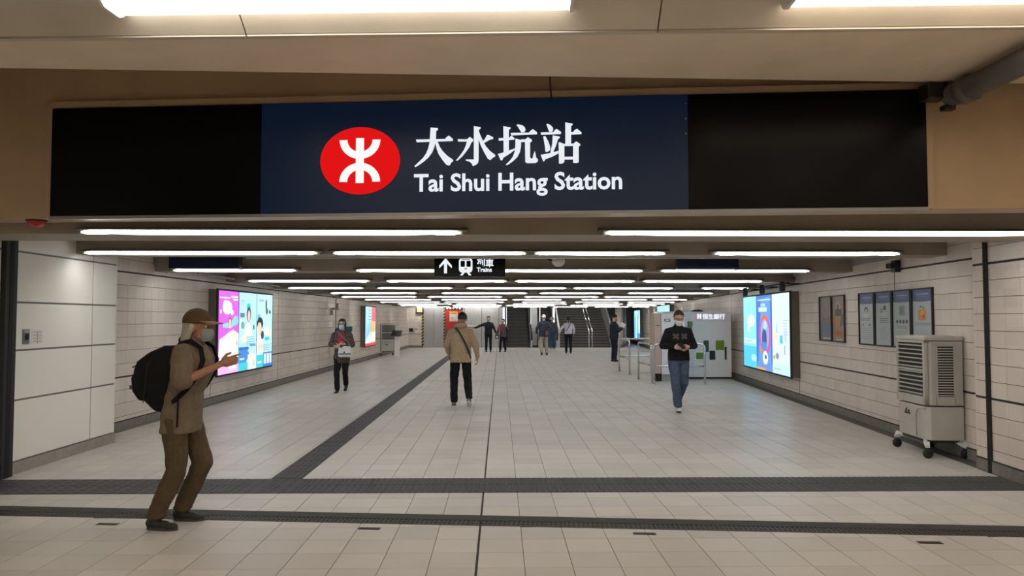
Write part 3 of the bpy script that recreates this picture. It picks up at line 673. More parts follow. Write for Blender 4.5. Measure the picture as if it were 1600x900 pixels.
def poster(name, label, side, y, w, z, h, shapes, group, frame_m, fw=.02):
    t = wall_thing(name, label, 'poster', side, y, z, group)
    b = MB().box((0, -.035, 0), (w, -.006, fw)).box((0, -.035, h - fw), (w, -.006, h)).box((0, -.035, 0), (fw, -.006, h)).box((w - fw, -.035, 0), (w, -.006, h))
    b.build('frame', frame_m, t); B('backing', M_grey, (fw, -.012, fw), (w - fw, -.006, h - fw), t)
    print_panel('print', w - 2 * fw, h - 2 * fw, shapes, P_paper, t, Matrix.Translation((fw, -.014, fw)))
    return t
HB, BG = '#5d6f98', '#b9c3c6'
def hdr(): return [rect(0, 0, 1, 1, BG), rect(0, .82, 1, 1, HB), oval(.5, .83, .62, .035, HB), rect(.2, .91, .8, .935, '#93a2bd'), rect(.3, .875, .7, .885, '#8292b4')]
nB = [hdr() + [oval(.45, .68, .13, .055, '#3c4046'), oval(.45, .66, .09, .045, '#c7b8aa'), oval(.45, .57, .16, .035, '#d9cfc6')] + lines(.1, .95, .5, 2, .03, .012, '#7d8990') + [oval(.25, .38, .05, .015, '#6a7278'), oval(.7, .38, .06, .018, '#555d63')] + lines(.1, .9, .30, 6, .04, .01, '#98a3a7'),
      hdr() + [oval(.58, .71, .09, .045, '#55595c'), rect(.28, .62, .5, .70, '#9da3a0'), oval(.55, .60, .14, .03, '#d4c9bd')] + lines(.25, .85, .5, 3, .035, .014, '#7b868d') + lines(.25, .8, .34, 7, .04, .01, '#a0aaae'),
      hdr() + [rect(.35, .56, .68, .74, '#9aa09d'), rect(.4, .6, .6, .7, '#868d8b')] + [oval(.24 + .18 * k, .45, .065, .036, '#4c5256') for k in range(4)] + lines(.2, .85, .36, 2, .03, .012, '#7d888e') + lines(.2, .8, .26, 4, .04, .01, '#a0aaae'),
      hdr() + [rr(.28, .48, .68, .66, .06) and (rr(.28, .48, .68, .66, .05), '#d79a4a'), oval(.55, .55, .06, .04, '#cf3a72'), oval(.48, .6, .1, .04, '#e2b055'), poly('#6d7378', (.34, .68), (.42, .74), (.47, .70)), poly('#6d7378', (.5, .68), (.55, .73), (.58, .67))] + lines(.12, .95, .42, 2, .03, .014, '#8995a0') + lines(.15, .9, .3, 3, .05, .01, '#a0aaae')]
labB = ['pale notice with navy header and small portrait, leftmost of four', 'pale notice with navy header and a figure at a machine, second of four', 'pale notice with navy header and four dark round icons, third of four', 'pale notice with navy header and orange bag picture, rightmost of four']
ya = [11.53, 10.94, 10.36, 9.77]
for k in range(4): poster('wall_notice', labB[k], 1, ya[k], .575, 1.20, .795, nB[k], 'four notices in a row on right wall', M_dark)
pa = [[rect(0, 0, 1, 1, '#857e74'), poly('#9c958a', (0, .35), (.4, .7), (1, .5), (1, 1), (0, 1)), rect(0, .12, 1, .36, '#6d7f98'), oval(.5, .62, .25, .12, '#978f84'), rect(.25, .03, .9, .06, '#cfcac2')],
      [rect(0, 0, 1, 1, '#9a8d7c'), oval(.45, .74, .22, .16, '#b3a898'), rect(.25, .56, .75, .72, '#5a544d'), oval(.45, .75, .06, .08, '#4b4640'), oval(.4, .42, .28, .10, '#c08a4c'), poly('#6d6a67', (.6, .3), (1, .4), (1, .7), (.7, .55)), oval(.5, .17, .42, .07, '#b5763c'), rect(.3, .175, .75, .20, '#c2485a'), rect(.3, .02, .8, .05, '#d5cec2')]]
for k in range(2): poster('wall_poster', ['grey and blue framed poster, left of the pair on right wall', 'brown framed poster with dark dome building, right of the pair'][k], 1, (13.33, 12.72)[k], .60, 1.205, .79, pa[k], 'pair of framed posters on right wall', M_dark)

# ------------------------------------------------------------------ air coolers
def cooler(loc, rz, label, s=1.0, full=True):
    t = thing('air_cooler', label, 'air cooler', loc, rz)
    Mb = mat('cooler_body', (.45, .43, .39), .42, var=.06, scale=6); Md = mat('cooler_dark', (.02, .018, .016), .6)
    # front faces -y ; 0.74 wide, 0.42 deep
    w, d = .37, .21
    oc = lambda e, f: [(-w + e, -d), (w - e, -d), (w, -d + f), (w, d), (-w, d), (-w, -d + f)]
    MB().prism(oc(.06, .05), .20, .585).build('water_tank', Mb, t, bevel=.012)
    hole = MB()
    hole.prism([(-w, -d + .06), (-w + .05, -d + .03), (w - .05, -d + .03), (w, -d + .06), (w, d), (-w, d)], .60, 1.34); hole.build('casing', Mb, t, bevel=.01)
    B('grille_back', Md, (-w + .06, -d + .015, .70), (w - .06, -d + .035, 1.325), t)
    fb = MB().box((-w + .02, -d - .005, .60), (w - .02, -d + .035, .70)).box((-w + .02, -d - .005, 1.315), (w - .02, -d + .035, 1.345)).box((-w + .02, -d - .005, .6), (-w + .065, -d + .035, 1.345)).box((w - .065, -d - .005, .6), (w - .02, -d + .035, 1.345)).box((-w + .06, -d - .005, .985), (w - .06, -d + .02, 1.012))
    fb.build('front_frame', Mb, t, bevel=.005)
    lv = MB().add([(-w + .06, -d - .012, -.009), (w - .06, -d - .012, -.009), (w - .06, -d + .022, .000), (-w + .06, -d + .022, .000), (-w + .06, -d - .012, .001), (w - .06, -d - .012, .001), (w - .06, -d + .022, .008), (-w + .06, -d + .022, .008)],
                  [(3, 2, 1, 0), (4, 5, 6, 7), (0, 1, 5, 4), (1, 2, 6, 5), (2, 3, 7, 6), (3, 0, 4, 7)]).mesh('louvre', Mb)
    for k in range(12): link('louvre', lv, t, (0, 0, .725 + k * .05 + (.012 if k > 5 else 0)))
    for sd in (-1, 1):          # side grilles
        b = MB()
        x0, x1 = (w, w + .012) if sd > 0 else (-w - .012, -w)
        b.box((x0, -.10, .60), (x1, .12, .70)).box((x0, -.10, 1.28), (x1, .12, 1.31)).box((x0, -.10, .6), (x1, -.08, 1.31)).box((x0, .10, .6), (x1, .12, 1.31)); b.build('side_frame', Mb, t)
        B('side_grille', Md, (x0 if sd > 0 else x1 - .004, -.08, .70), (x0 + .004 if sd > 0 else x1, .10, 1.28), t)
        sm = MB().box((0, -.08, -.006), (.010, .10, .006)).mesh('slat', Mb)
        for k in range(19): link('slat', sm, t, (x0 + .001, 0, .715 + k * .03))
    tp_ = MB().prism([(-w - .01, -d - .01), (w + .01, -d - .01), (w + .015, -d + .05), (w + .015, d + .01), (-w - .015, d + .01), (-w - .015, -d + .05)], 1.345, 1.40); tp_.build('lid', Mb, t, bevel=.02)
    B('badge', M_dark, (-.16, -d - .004, .455), (-.02, -d, .475), t); shape_mesh('badge', [[(-.15, .48), (-.11, .48), (-.09, .53), (-.11, .525)], [(-.10, .48), (-.03, .48), (-.05, .51)]], M_dark, t, Matrix.Translation((0, -d - .001, 0)), .003)
    MB().tube([(.13, -d - .004, .22), (.13, -d - .006, .48), (.16, -d - .006, .54), (.22, -d - .004, .56), (.34, -d, .56)], .008, 6).build('moulding', Mb, t)
    MB().box((-w + .05, -d + .03, .17), (w - .05, d - .03, .205)).build('chassis', Md, t)
    for sx in (-1, 1):
        for sy in (-1, 1):
            x, y = sx * (w - .01), sy * (d - .0)
            f = MB().add([(x - .10 * sx, y - .08 * sy, .21), (x + .03 * sx, y - .02 * sy, .15), (x + .03 * sx, y + .03 * sy, .15), (x - .02 * sx, y + .03 * sy, .21), (x - .10 * sx, y - .08 * sy, .17), (x + .03 * sx, y - .02 * sy, .12), (x + .03 * sx, y + .03 * sy, .12), (x - .02 * sx, y + .03 * sy, .17)],
                         [(0, 1, 2, 3), (7, 6, 5, 4), (0, 4, 5, 1), (1, 5, 6, 2), (2, 6, 7, 3), (3, 7, 4, 0)]); f.build('foot_bracket', M_white, t, bevel=.004)
            wp = MB().lathe([(.02, -.02), (.05, -.018), (.055, -.01), (.055, .01), (.05, .018), (.02, .02)], (x + .02 * sx, y, .055), 14, 'x').build('caster', M_black, t)
            B('fork', M_grey, (x + .02 * sx - .028, y - .015, .05), (x + .02 * sx + .028, y + .015, .13), t) if False else None
    if full:
        for k, (dz, r) in enumerate(((.60, .035), (.53, .03), (.47, .035), (.40, .028), (.34, .03))):
            MB().tube([(-w - .03 + .03 * cos(a), -.05 + .02 * sin(3 * a), dz + .035 * sin(a)) for a in [2 * pi * i / 10 for i in range(11)]], .014, 6).build('cable_coil', mat('cord_brown', (.10, .075, .055), .6), t)
        MB().tube([(-w - .02, -.05, .62), (-w - .05, -.05, .45), (-w - .03, -.05, .3), (-w + .05, -.05, .22)], .009, 6).build('power_cord', M_dark, t)
    return t
th = math.atan(.087)
cooler((5.145, 8.90, 0), -pi / 2 - th + .02, 'large beige air cooler on castors against the right tiled wall')
ps = thing('paper_sheet', 'white printed paper lying on top of the big air cooler', 'paper', (5.07, 8.80, 1.401), -pi / 2 - th + .3)
B('sheet', M_white, (-.12, -.09, 0), (.12, .09, .002), ps)
for k, a in enumerate(((-.09, .03, -.01, .06), (.02, .02, .09, .05), (-.08, -.05, .08, -.03))): B('print_block', M_dark, (a[0], a[1], .002), (a[2], a[3], .0025), ps)
cooler((-4.93, 32.6, 0), pi / 2 * .35, 'grey air cooler standing far down the left wall', full=False)
ls = thing('information_stand', 'white slim stand with slanted top beside far left air cooler', 'stand', (-4.36, 31.7, 0))
MB().extr([(-.2, 0), (.2, 0), (.2, .03), (-.2, .03)], -.16, .16).build('base', M_white, ls)
MB().extr([(-.03, .03), (.06, .03), (.03, 1.0), (-.05, .9)], -.09, .12).build('post', M_white, ls)
MB().extr([(-.25, .86), (.22, 1.08), (.22, 1.10), (-.25, .89)], -.22, .2).build('top', M_dark, ls)

# ------------------------------------------------------------------ bank kiosk and barriers
bk = thing('bank_kiosk', 'white bank machine kiosk with green and black squares by right wall', 'kiosk', (5.2, 19.8, 0))
Mk = mat('kiosk_white', (.86, .86, .87), .4, var=.03, scale=2)
B('plinth', M_dark, (-.80, .04, 0), (.96, 1.1, .05), bk)
B('body', Mk, (-.85, 0, .05), (.97, 1.2, 1.79), bk, .01)
B('header', mat('kiosk_head', (.80, .79, .83), .35), (-.83, -.02, 1.53), (.95, 0, 1.78), bk, .004)
B('seam', M_grey, (.11 - .18, -.004, .06), (.115 - .18, 0, 1.53), bk); B('machine_bay', mat('bay_grey', (.16, .16, .15), .5), (-.20, -.005, 1.20), (-.08, 0, 1.53), bk)
def kp(px, py): return ((px - 781) / 1164 * 19.8 - 5.2 + .0, 1.6 - (py - 498) / 1164 * 19.8)
for (a, b_, c, d_, col) in ((1100, 532, 1108, 550, (.06, .065, .06)), (1119, 532, 1132, 547, (.16, .30, .015)), (1088, 551, 1099, 561, (.16, .30, .015)), (1109, 548, 1118, 562, (.02, .02, .02)), (1133, 542, 1136, 562, (.03, .03, .025)), (1078, 503, 1083, 509, (.2, .35, .03)), (1076, 510, 1080, 513, (.2, .35, .03))):
    p, q = kp(a, d_), kp(c, b_)
    B('square', mat('sq%s' % (col,), col, .4), (p[0], -.012, p[1]), (q[0], -.0, q[1]), bk)
lg = emat('kiosk_letters', (.95, .88, 1.0), 1.1)
o = text_mesh('lettering', '\u6052\u751f\u9280\u884c', .15, lg, bk, Matrix.Translation((.20, -.024, 1.60)), .002, .002)
shape_mesh('emblem', [[(.06, 1.60), (.10, 1.60), (.10, 1.73), (.06, 1.73)], [(.13, 1.60), (.165, 1.60), (.165, 1.73), (.13, 1.73)], [(.10, 1.65), (.13, 1.65), (.13, 1.685), (.10, 1.685)]], lg, bk, Matrix.Translation((0, -.021, 0)), .004)
shape_mesh('emblem_edge', [[(.045, 1.59), (.058, 1.59), (.058, 1.74), (.045, 1.74)]], emat('emblem_magenta', (.8, .1, .5), .9), bk, Matrix.Translation((0, -.021, 0)), .004)
MB().lathe([(.16, 0), (.15, .03), (.08, .06), (.01, .07)], (.12, .25, 1.79), 16).build('roof_dome', M_black, bk)
ic = thing('machine_cabinet', 'tall white cabinet with ICE lettering behind the man in black sweater', 'cabinet', (4.40, 19.0, 0))
B('body', mat('cabinet_white', (.72, .72, .74), .35), (-.27, 0, .18), (.33, .70, 1.74), ic, .01); B('base', M_grey, (-.25, .04, 0), (.3, .65, .18), ic)
B('side_board', mat('side_board', (.50, .38, .31), .5, var=.06, scale=5), (-.44, .02, .2), (-.28, .66, 1.72), ic, .005)
for x in (-.42, -.32): B('foot', M_dark, (x - .03, .1, 0), (x + .03, .5, .2), ic)
B('slot', M_dark, (-.40, .015, 1.42), (-.30, .02, 1.435), ic)
text_mesh('lettering', 'ICE', .115, M_dark, ic, Matrix.Translation((-.20, -.003, 1.52)), .002, .002)
def barrier(x0, y0, x1, y1, label):
    t = thing('steel_barrier', label, 'barrier', (x0, y0, 0), math.atan2(y1 - y0, x1 - x0), 'stainless barriers beside the kiosk')
    L_ = math.hypot(x1 - x0, y1 - y0); r = .1; H_ = .98; p = []
    for k in range(6): p.append((r - r * cos(pi / 2 * k / 5), 0, H_ - r + r * sin(pi / 2 * k / 5)))
    q = [(L_ - a, 0, c) for a, _, c in p[::-1]]
    MB().tube([(0, 0, .0)] + p + q + [(L_, 0, 0)], .026, 10).build('hoop', M_chrome, t)
    for z in (.45, .12)[:1]: MB().tube([(0, 0, z), (L_, 0, z)], .02, 8).build('rail', M_chrome, t)
    for x in (0, L_): MB().lathe([(.06, 0), (.06, .012), (.03, .02)], (x, 0, 0), 12).build('foot_plate', M_chrome, t)
barrier(3.74, 18.1, 4.98, 18.08, 'steel barrier facing the viewer in front of the kiosk, nearest')
barrier(3.72, 18.25, 3.66, 19.66, 'steel barrier running lengthwise, second, at left of the man in jeans')
barrier(3.69, 21.2, 3.65, 22.76, 'steel barrier running lengthwise, third, farther from the viewer')
barrier(3.66, 22.9, 5.1, 22.9, 'steel barrier across, farthest, behind the lengthwise one')

# ------------------------------------------------------------------ the far end: shutter door, red board, steel wall, escalators, stairs
fw_ = struct('wall_end_left', mat('end_wall_tile', (.40, .36, .32), .4), (-6.2, YE, 0), (-4.25, YE + .3, 2.66), 'tiled end wall at far left'); 
b = MB()
for j in range(14):
    for i in range(5): b.box((-5.45 + i * .24, YE - .006, .13 + j * .18), (-5.45 + i * .24 + .238, YE, .13 + j * .18 + .172))
tag(b.build('tile_field', M_wtile, fw_), None, None, None, 'stuff')
B('reveal_strip', M_black, (-5.5, YE - .01, .75), (-4.25, YE, .775), fw_); B('skirting', M_base, (-5.5, YE - .03, 0), (-4.25, YE, .12), fw_)
wl_ = thing('square_lamp', 'small glowing amber square lamp above far left end wall', 'lamp', (-4.43, YE - .02, 2.13))
B('housing', M_dark, (-.21, -.1, -.24), (.21, .02, .2), wl_); B('glass', emat('amber_glow', (1, .74, .42), 1.3), (-.15, -.11, -.17), (.15, -.1, .15), wl_)
fa = thing('wall_box', 'small dark box on far left end wall beside the pale one', 'box', (-4.9, YE - .01, .98)); B('box', M_dark, (-.1, -.06, -.1), (.1, 0, .1), fa, .01); B('lid', M_black, (-.08, -.065, -.08), (.08, -.06, .08), fa)
fb_ = thing('wall_box', 'small pale box on far left end wall beside the dark one', 'box', (-4.62, YE - .01, .98)); B('box', M_white, (-.1, -.05, -.15), (.1, 0, .15), fb_, .01); B('lid', M_grey, (-.08, -.055, -.02), (.08, -.05, .1), fb_)
sd = thing('door_1', None, None, (-3.65, YE, 0)); sd['kind'] = 'structure'; sd['label'] = 'grey steel door between hazard striped posts'
B('leaf', M_steel, (-.55, .0, 0), (.0, .06, 2.4), sd); B('leaf', M_steel, (.01, .0, 0), (.55, .06, 2.4), sd)
hy, hb = mat('hazard_yellow', (.55, .42, .16), .5), M_black
for x in (-.61, .60):
    B('post', hy, (x - .055, -.03, 0), (x + .055, .06, 2.4), sd); b = MB()
    for k in range(13): b.add([(x - .056, -.034, .08 + k * .17), (x + .056, -.034, .16 + k * .17), (x + .056, -.034, .25 + k * .17), (x - .056, -.034, .17 + k * .17)], [(0, 1, 2, 3)])
    b.build('hazard_stripes', hb, sd)
rb = thing('notice_board', 'tall red board with yellow and white poster at the far end', 'notice board', (-2.55, YE - .15, 0))
B('frame', mat('board_brown', (.16, .09, .045), .5), (-.48, 0, 0), (.5, .12, 2.3), rb); B('red_panel', mat('board_red', (.55, .02, .02), .4), (-.42, -.02, .95), (.45, 0, 2.08), rb)
B('header', M_dark, (-.46, -.03, 2.08), (.5, 0, 2.29), rb)
print_panel('poster', .45, .55, [rect(0, 0, 1, 1, '#dcdad2'), rect(0, .72, 1, 1, '#e0b23c'), rect(.15, .8, .8, .86, '#6d5a2a'), rect(.2, .3, .5, .36, '#333'), rect(.1, .0, .9, .2, '#d8c9a8')], P_paper, rb, Matrix.Translation((-.22, -.025, 1.45)))
b = MB()
for k in range(5): b.lathe([(.055, -.01), (.065, 0), (.055, .01)], (-.34 + k * .17, -.035, 2.18), 10, 'y')
b.build('header_characters', M_white, rb)
st = struct('wall_end_centre', M_steel, (-2.05, YE, 0), (.16, YE + .3, 2.66), 'brushed steel wall at far end')
for x in (-1.97, -1.0, -.05): B('seam', M_dark, (x - .012, YE - .004, 0), (x + .012, YE, 2.4), st)
B('seam', M_dark, (-2, YE - .004, 1.14), (.15, YE, 1.155), st)
hr = thing('handrail', 'short pale handrail fixed to the far steel wall', 'handrail', (-1.3, YE - .1, 1.19))
MB().tube([(-.5, 0, 0), (.35, 0, 0)], .035, 8).build('rail', M_white, hr)
for x in (-.4, .25): MB().tube([(x, 0, 0), (x, .1, 0)], .015, 6).build('bracket', M_chrome, hr)
Mst = mat('step_dark', (.055, .048, .042), .55, var=.2, scale=4); Msn = mat('step_nosing', (.20, .18, .16), .5)
Mbal = mat('balustrade_steel', (.5, .49, .48), .3, .6)
def escalator(x0, x1, label):
    t = thing('escalator', label, 'escalator', ((x0 + x1) / 2, YE, 0))
    h = (x1 - x0) / 2 - .22
    B('comb_plate', M_chrome, (-h, -.6, 0), (h, .05, .02), t)
    sm = MB().box((-h, 0, -.21), (h, .40, .0)).box((-h, -.012, -.03), (h, 0, 0)).mesh('step', Mst); nm = MB().box((-h, -.02, -.012), (h, -.005, .004)).mesh('nosing', Msn)
    for k in range(20):
        s_ = link('step', sm, t, (0, .3 + k * .36, .02 + k * .20 if k > 0 else .03)); link('nosing', nm, s_)
    for s in (-1, 1):
        xx = s * (h + .11)
        MB().extr([(-.4, 0), (.4, 0), (7.5, 4.0), (7.5, 4.9), (.55, 1.0), (-.45, 1.0), (-.62, .85), (-.62, .6), (-.5, .45)], xx - .05, xx + .05).build('balustrade', Mbal, t)
        MB().tube([(xx, .0, .42), (xx, -.5, .45), (xx, -.66, .6), (xx, -.66, .88), (xx, -.48, 1.04), (xx, .52, 1.05), (xx, 7.5, 4.95)], .045, 8).build('handrail', M_black, t)
        B('light_strip', emat('escalator_glow', (.9, .95, 1.0), 1.6), (xx - s * .06 - .012, -.1, 1.15), (xx - s * .06 + .012, .1, 2.28), t) if s < 0 else None
    return t
escalator(.20, 1.85, 'left escalator at far end, beside the steel wall')
escalator(2.05, 3.25, 'right escalator at far end, beside the stairs')
cn = thing('escalator_pillar', 'grey metal pillar between the two far escalators', 'pillar', (1.93, YE + .5, 0)); MB().box((-.16, -.1, 0), (.16, .3, 2.4)).build('shaft', M_steel, cn, bevel=.02); B('base', M_dark, (-.18, -.12, 0), (.18, .32, .12), cn)
for xg in (.22, 1.80, 3.05):
    g = thing('light_column', ['bright slim light column beside far steel wall', 'bright slim light column left of the far pillar', 'bright slim light column at right of second escalator'][int(xg > 1) + int(xg > 2)], 'lamp', (xg, YE + .9, 1.15))
    B('glow', emat('column_glow', (.92, .95, 1.0), 1.2), (-.06, -.03, 0), (.06, .0, 1.1), g); B('back', M_dark, (-.08, 0, -.05), (.08, .05, 1.2), g)
stf = thing('staircase', None, None, (4.75, YE + .1, 0)); stf['kind'] = 'structure'; stf['label'] = 'dark stairs rising at far right of the escalators'
sm = MB().box((-1.42, 0, -.15), (1.42, .32, 0)).mesh('step', Mst); nm = MB().box((-1.42, -.02, -.035), (1.42, 0.03, .003)).mesh('nosing', mat('stair_nosing', (.16, .14, .12), .5))
for k in range(26):
    s_ = link('step', sm, stf, (0, k * .30, .15 * (k + 1))); link('nosing', nm, s_)
for x in (-.06, .12):
    MB().tube([(x + .25, -.1, 0), (x + .25, -.1, .95), (x + .05, 7.5, 4.8)], .03, 8).build('handrail', M_chrome, stf)
for x in (-1.47, 1.47):
    MB().extr([(-.1, 0), (.3, 0), (7.5, 3.75), (7.5, 4.9), (-.1, 1.05)], x - .05, x + .05).build('balustrade', Mbal, stf)
# stair well shell
Mw = mat('well_grey', (.10, .095, .09), .8)
struct('wall_well_back', Mw, (0, 51, 0), (6.6, 51.3, 6)); struct('wall_well_left', Mw, (0, YE + .3, 0), (.12, 51, 6)); struct('wall_well_right', Mw, (6.30, YE + .2, 2.2), (6.4, 51, 6)); struct('ceiling_well', Mw, (0, YE + .3, 5.6), (6.6, 51.3, 5.8))
struct('wall_far_back', M_wtile, (6.3, 53, 0), (10.5, 53.2, 2.6))
for k, (x, y) in enumerate(((6.75, 42.2), (7.25, 44.0))):
    c = thing('column', ['pale round column right of the far stairs, nearer', 'pale round column right of the far stairs, farther'][k], 'column', (x, y, 0))
    MB().lathe([(.26, 0), (.26, .15), (.22, .16), (.22, 2.3)], (0, 0, 0), 20).build('shaft', mat('column_paint', (.34, .32, .29), .5), c); MB().lathe([(.27, 0), (.27, .15)], (0, 0, 0), 20).build('base_ring', M_base, c)

# ------------------------------------------------------------------ people
V = Vector
def cap(bm, p0, r0, p1, r1, seg=12):
    p0, p1 = V(p0), V(p1); d = (p1 - p0)
    if d.length < 1e-5: return
    d.normalize(); u = d.orthogonal().normalized(); w = d.cross(u); rings = []
    for t in (-.98, -.7, -.35, 0): rings.append((p0 + d * r0 * t, r0 * math.sqrt(1 - t * t)))
    for t in (0, .35, .7, .98): rings.append((p1 + d * r1 * t, r1 * math.sqrt(1 - t * t)))
    prev = None
    for c, r in rings:
        vs = [bm.verts.new(c + (u * cos(2 * pi * k / seg) + w * sin(2 * pi * k / seg)) * r) for k in range(seg)]
        if prev:
            for k in range(seg): bm.faces.new((prev[k], prev[(k + 1) % seg], vs[(k + 1) % seg], vs[k]))
        else: bm.faces.new(vs[::-1])
        prev = vs
    bm.faces.new(prev)
def ell(bm, c, r, Rm=None, seg=18):
    M = Matrix.Translation(V(c)) @ (Rm.to_4x4() if Rm else Matrix.Identity(4)) @ Matrix.Diagonal((*r, 1))
    bmesh.ops.create_uvsphere(bm, u_segments=seg, v_segments=max(8, seg * 2 // 3), radius=1, matrix=M)
def loft(bm, rings, seg=24, sq=2.3):
    prev = None
    for (c, rx, ry) in rings:
        vs = []
        for k in range(seg):
            a = 2 * pi * k / seg; ca, sa = cos(a), sin(a)
            vs.append(bm.verts.new((c[0] + rx * math.copysign(abs(ca) ** (2 / sq), ca), c[1] + ry * math.copysign(abs(sa) ** (2 / sq), sa), c[2])))
        if prev:
            for k in range(seg): bm.faces.new((prev[k], prev[(k + 1) % seg], vs[(k + 1) % seg], vs[k]))
        else: bm.faces.new(vs[::-1])
        prev = vs
    bm.faces.new(prev)
CLOUD = bpy.data.textures.new('folds', 'CLOUDS'); CLOUD.noise_scale = .11; CLOUD.noise_depth = 2
def blob(name, bm, m, parent, vox, smooth=2, folds=0.0, scale=1.0):
    """joins overlapping closed solids into one continuous skin"""
    bmesh.ops.recalc_face_normals(bm, faces=bm.faces)
    if scale != 1: bmesh.ops.scale(bm, vec=(scale,) * 3, verts=bm.verts)
    me = bpy.data.meshes.new(name); bm.to_mesh(me); bm.free()
    o = bpy.data.objects.new(name, me); COL.objects.link(o)
    r = o.modifiers.new('r', 'REMESH'); r.mode = 'VOXEL'; r.voxel_size = vox; r.use_smooth_shade = True
    if folds:
        s = o.modifiers.new('d', 'DISPLACE'); s.texture = CLOUD; s.strength = folds; s.mid_level = .5; s.texture_coords = 'LOCAL'
    s = o.modifiers.new('s', 'SMOOTH'); s.iterations = smooth; s.factor = .5
    dg = bpy.context.evaluated_depsgraph_get(); m2 = bpy.data.meshes.new_from_object(o.evaluated_get(dg))
    bpy.data.objects.remove(o); bpy.data.meshes.remove(me)
    m2.name = name; m2.materials.clear(); m2.materials.append(m)
    return link(name, m2, parent)
def hand(bm, w, d, th, right, curl=.5, point=False, s=1.0):
    d = V(d).normalized(); th = V(th); th = (th - d * th.dot(d)).normalized(); w = V(w)
    n = d.cross(th) * (-1 if right else 1)
    Rm = Matrix((th, n, d)).transposed()
    ell(bm, w + d * .048 * s, (.040 * s, .017 * s, .056 * s), Rm, 14)
    cap(bm, w - d * .02, .026 * s, w + d * .03 * s, .027 * s, 10)
    for i, L_ in enumerate((.070, .078, .072, .056)):
        b = w + d * (.088 - .004 * abs(i - 1)) * s + th * (.029 - .0195 * i) * s
        c = curl if not (point and i == 0) else .03
        if point and i: c = 1.05
        a = c * .5; p = b - d * .02 * s
        r = .0098 * s
        for k, f in enumerate((.45, .30, .25)):
            q = (b if k == 0 else p) + (d * cos(a) + n * sin(a)) * L_ * f * s * (1 if k else 1)
            cap(bm, p, r, q, r * .92, 8); p = q; r *= .92; a += c * .9
    p = w + d * .025 * s + th * .030 * s; q = p + (d * .65 + th * .6 + n * .35).normalized() * .042 * s; e = q + (d * .9 + th * .15 + n * .35).normalized() * .034 * s
    cap(bm, w + d * .02 * s, .018 * s, p, .015 * s, 8); cap(bm, p, .014 * s, q, .0115 * s, 8); cap(bm, q, .0112 * s, e, .0092 * s, 8)
M_eye = mat('eye_white', (.75, .72, .68), .2); M_iris = mat('eye_dark', (.02, .012, .01), .15)
CM = lambda n, c, r=.85, **k: mat('cloth_' + n, c, r, var=.14, scale=26, spec=.2, **k)
BASE = dict(pelvis=(0, 0, .93), waist=(0, 0, 1.06), chest=(0, .005, 1.26), neck=(0, -.005, 1.445), head=(0, .025, 1.585),
            hipR=(.09, 0, .90), kneeR=(.10, .02, .49), ankR=(.105, -.01, .085), toeR=(.02, 1, 0), shR=(.172, -.005, 1.355), elR=(.235, -.04, 1.12), wrR=(.245, .03, .87), hdR=(0, .12, -1), thR=(0, 1, .1),
            hipL=(-.09, 0, .90), kneeL=(-.10, .02, .49), ankL=(-.105, -.01, .085), toeL=(-.02, 1, 0), shL=(-.172, -.005, 1.355), elL=(-.235, -.04, 1.12), wrL=(-.245, .03, .87), hdL=(0, .12, -1), thL=(0, 1, .1))
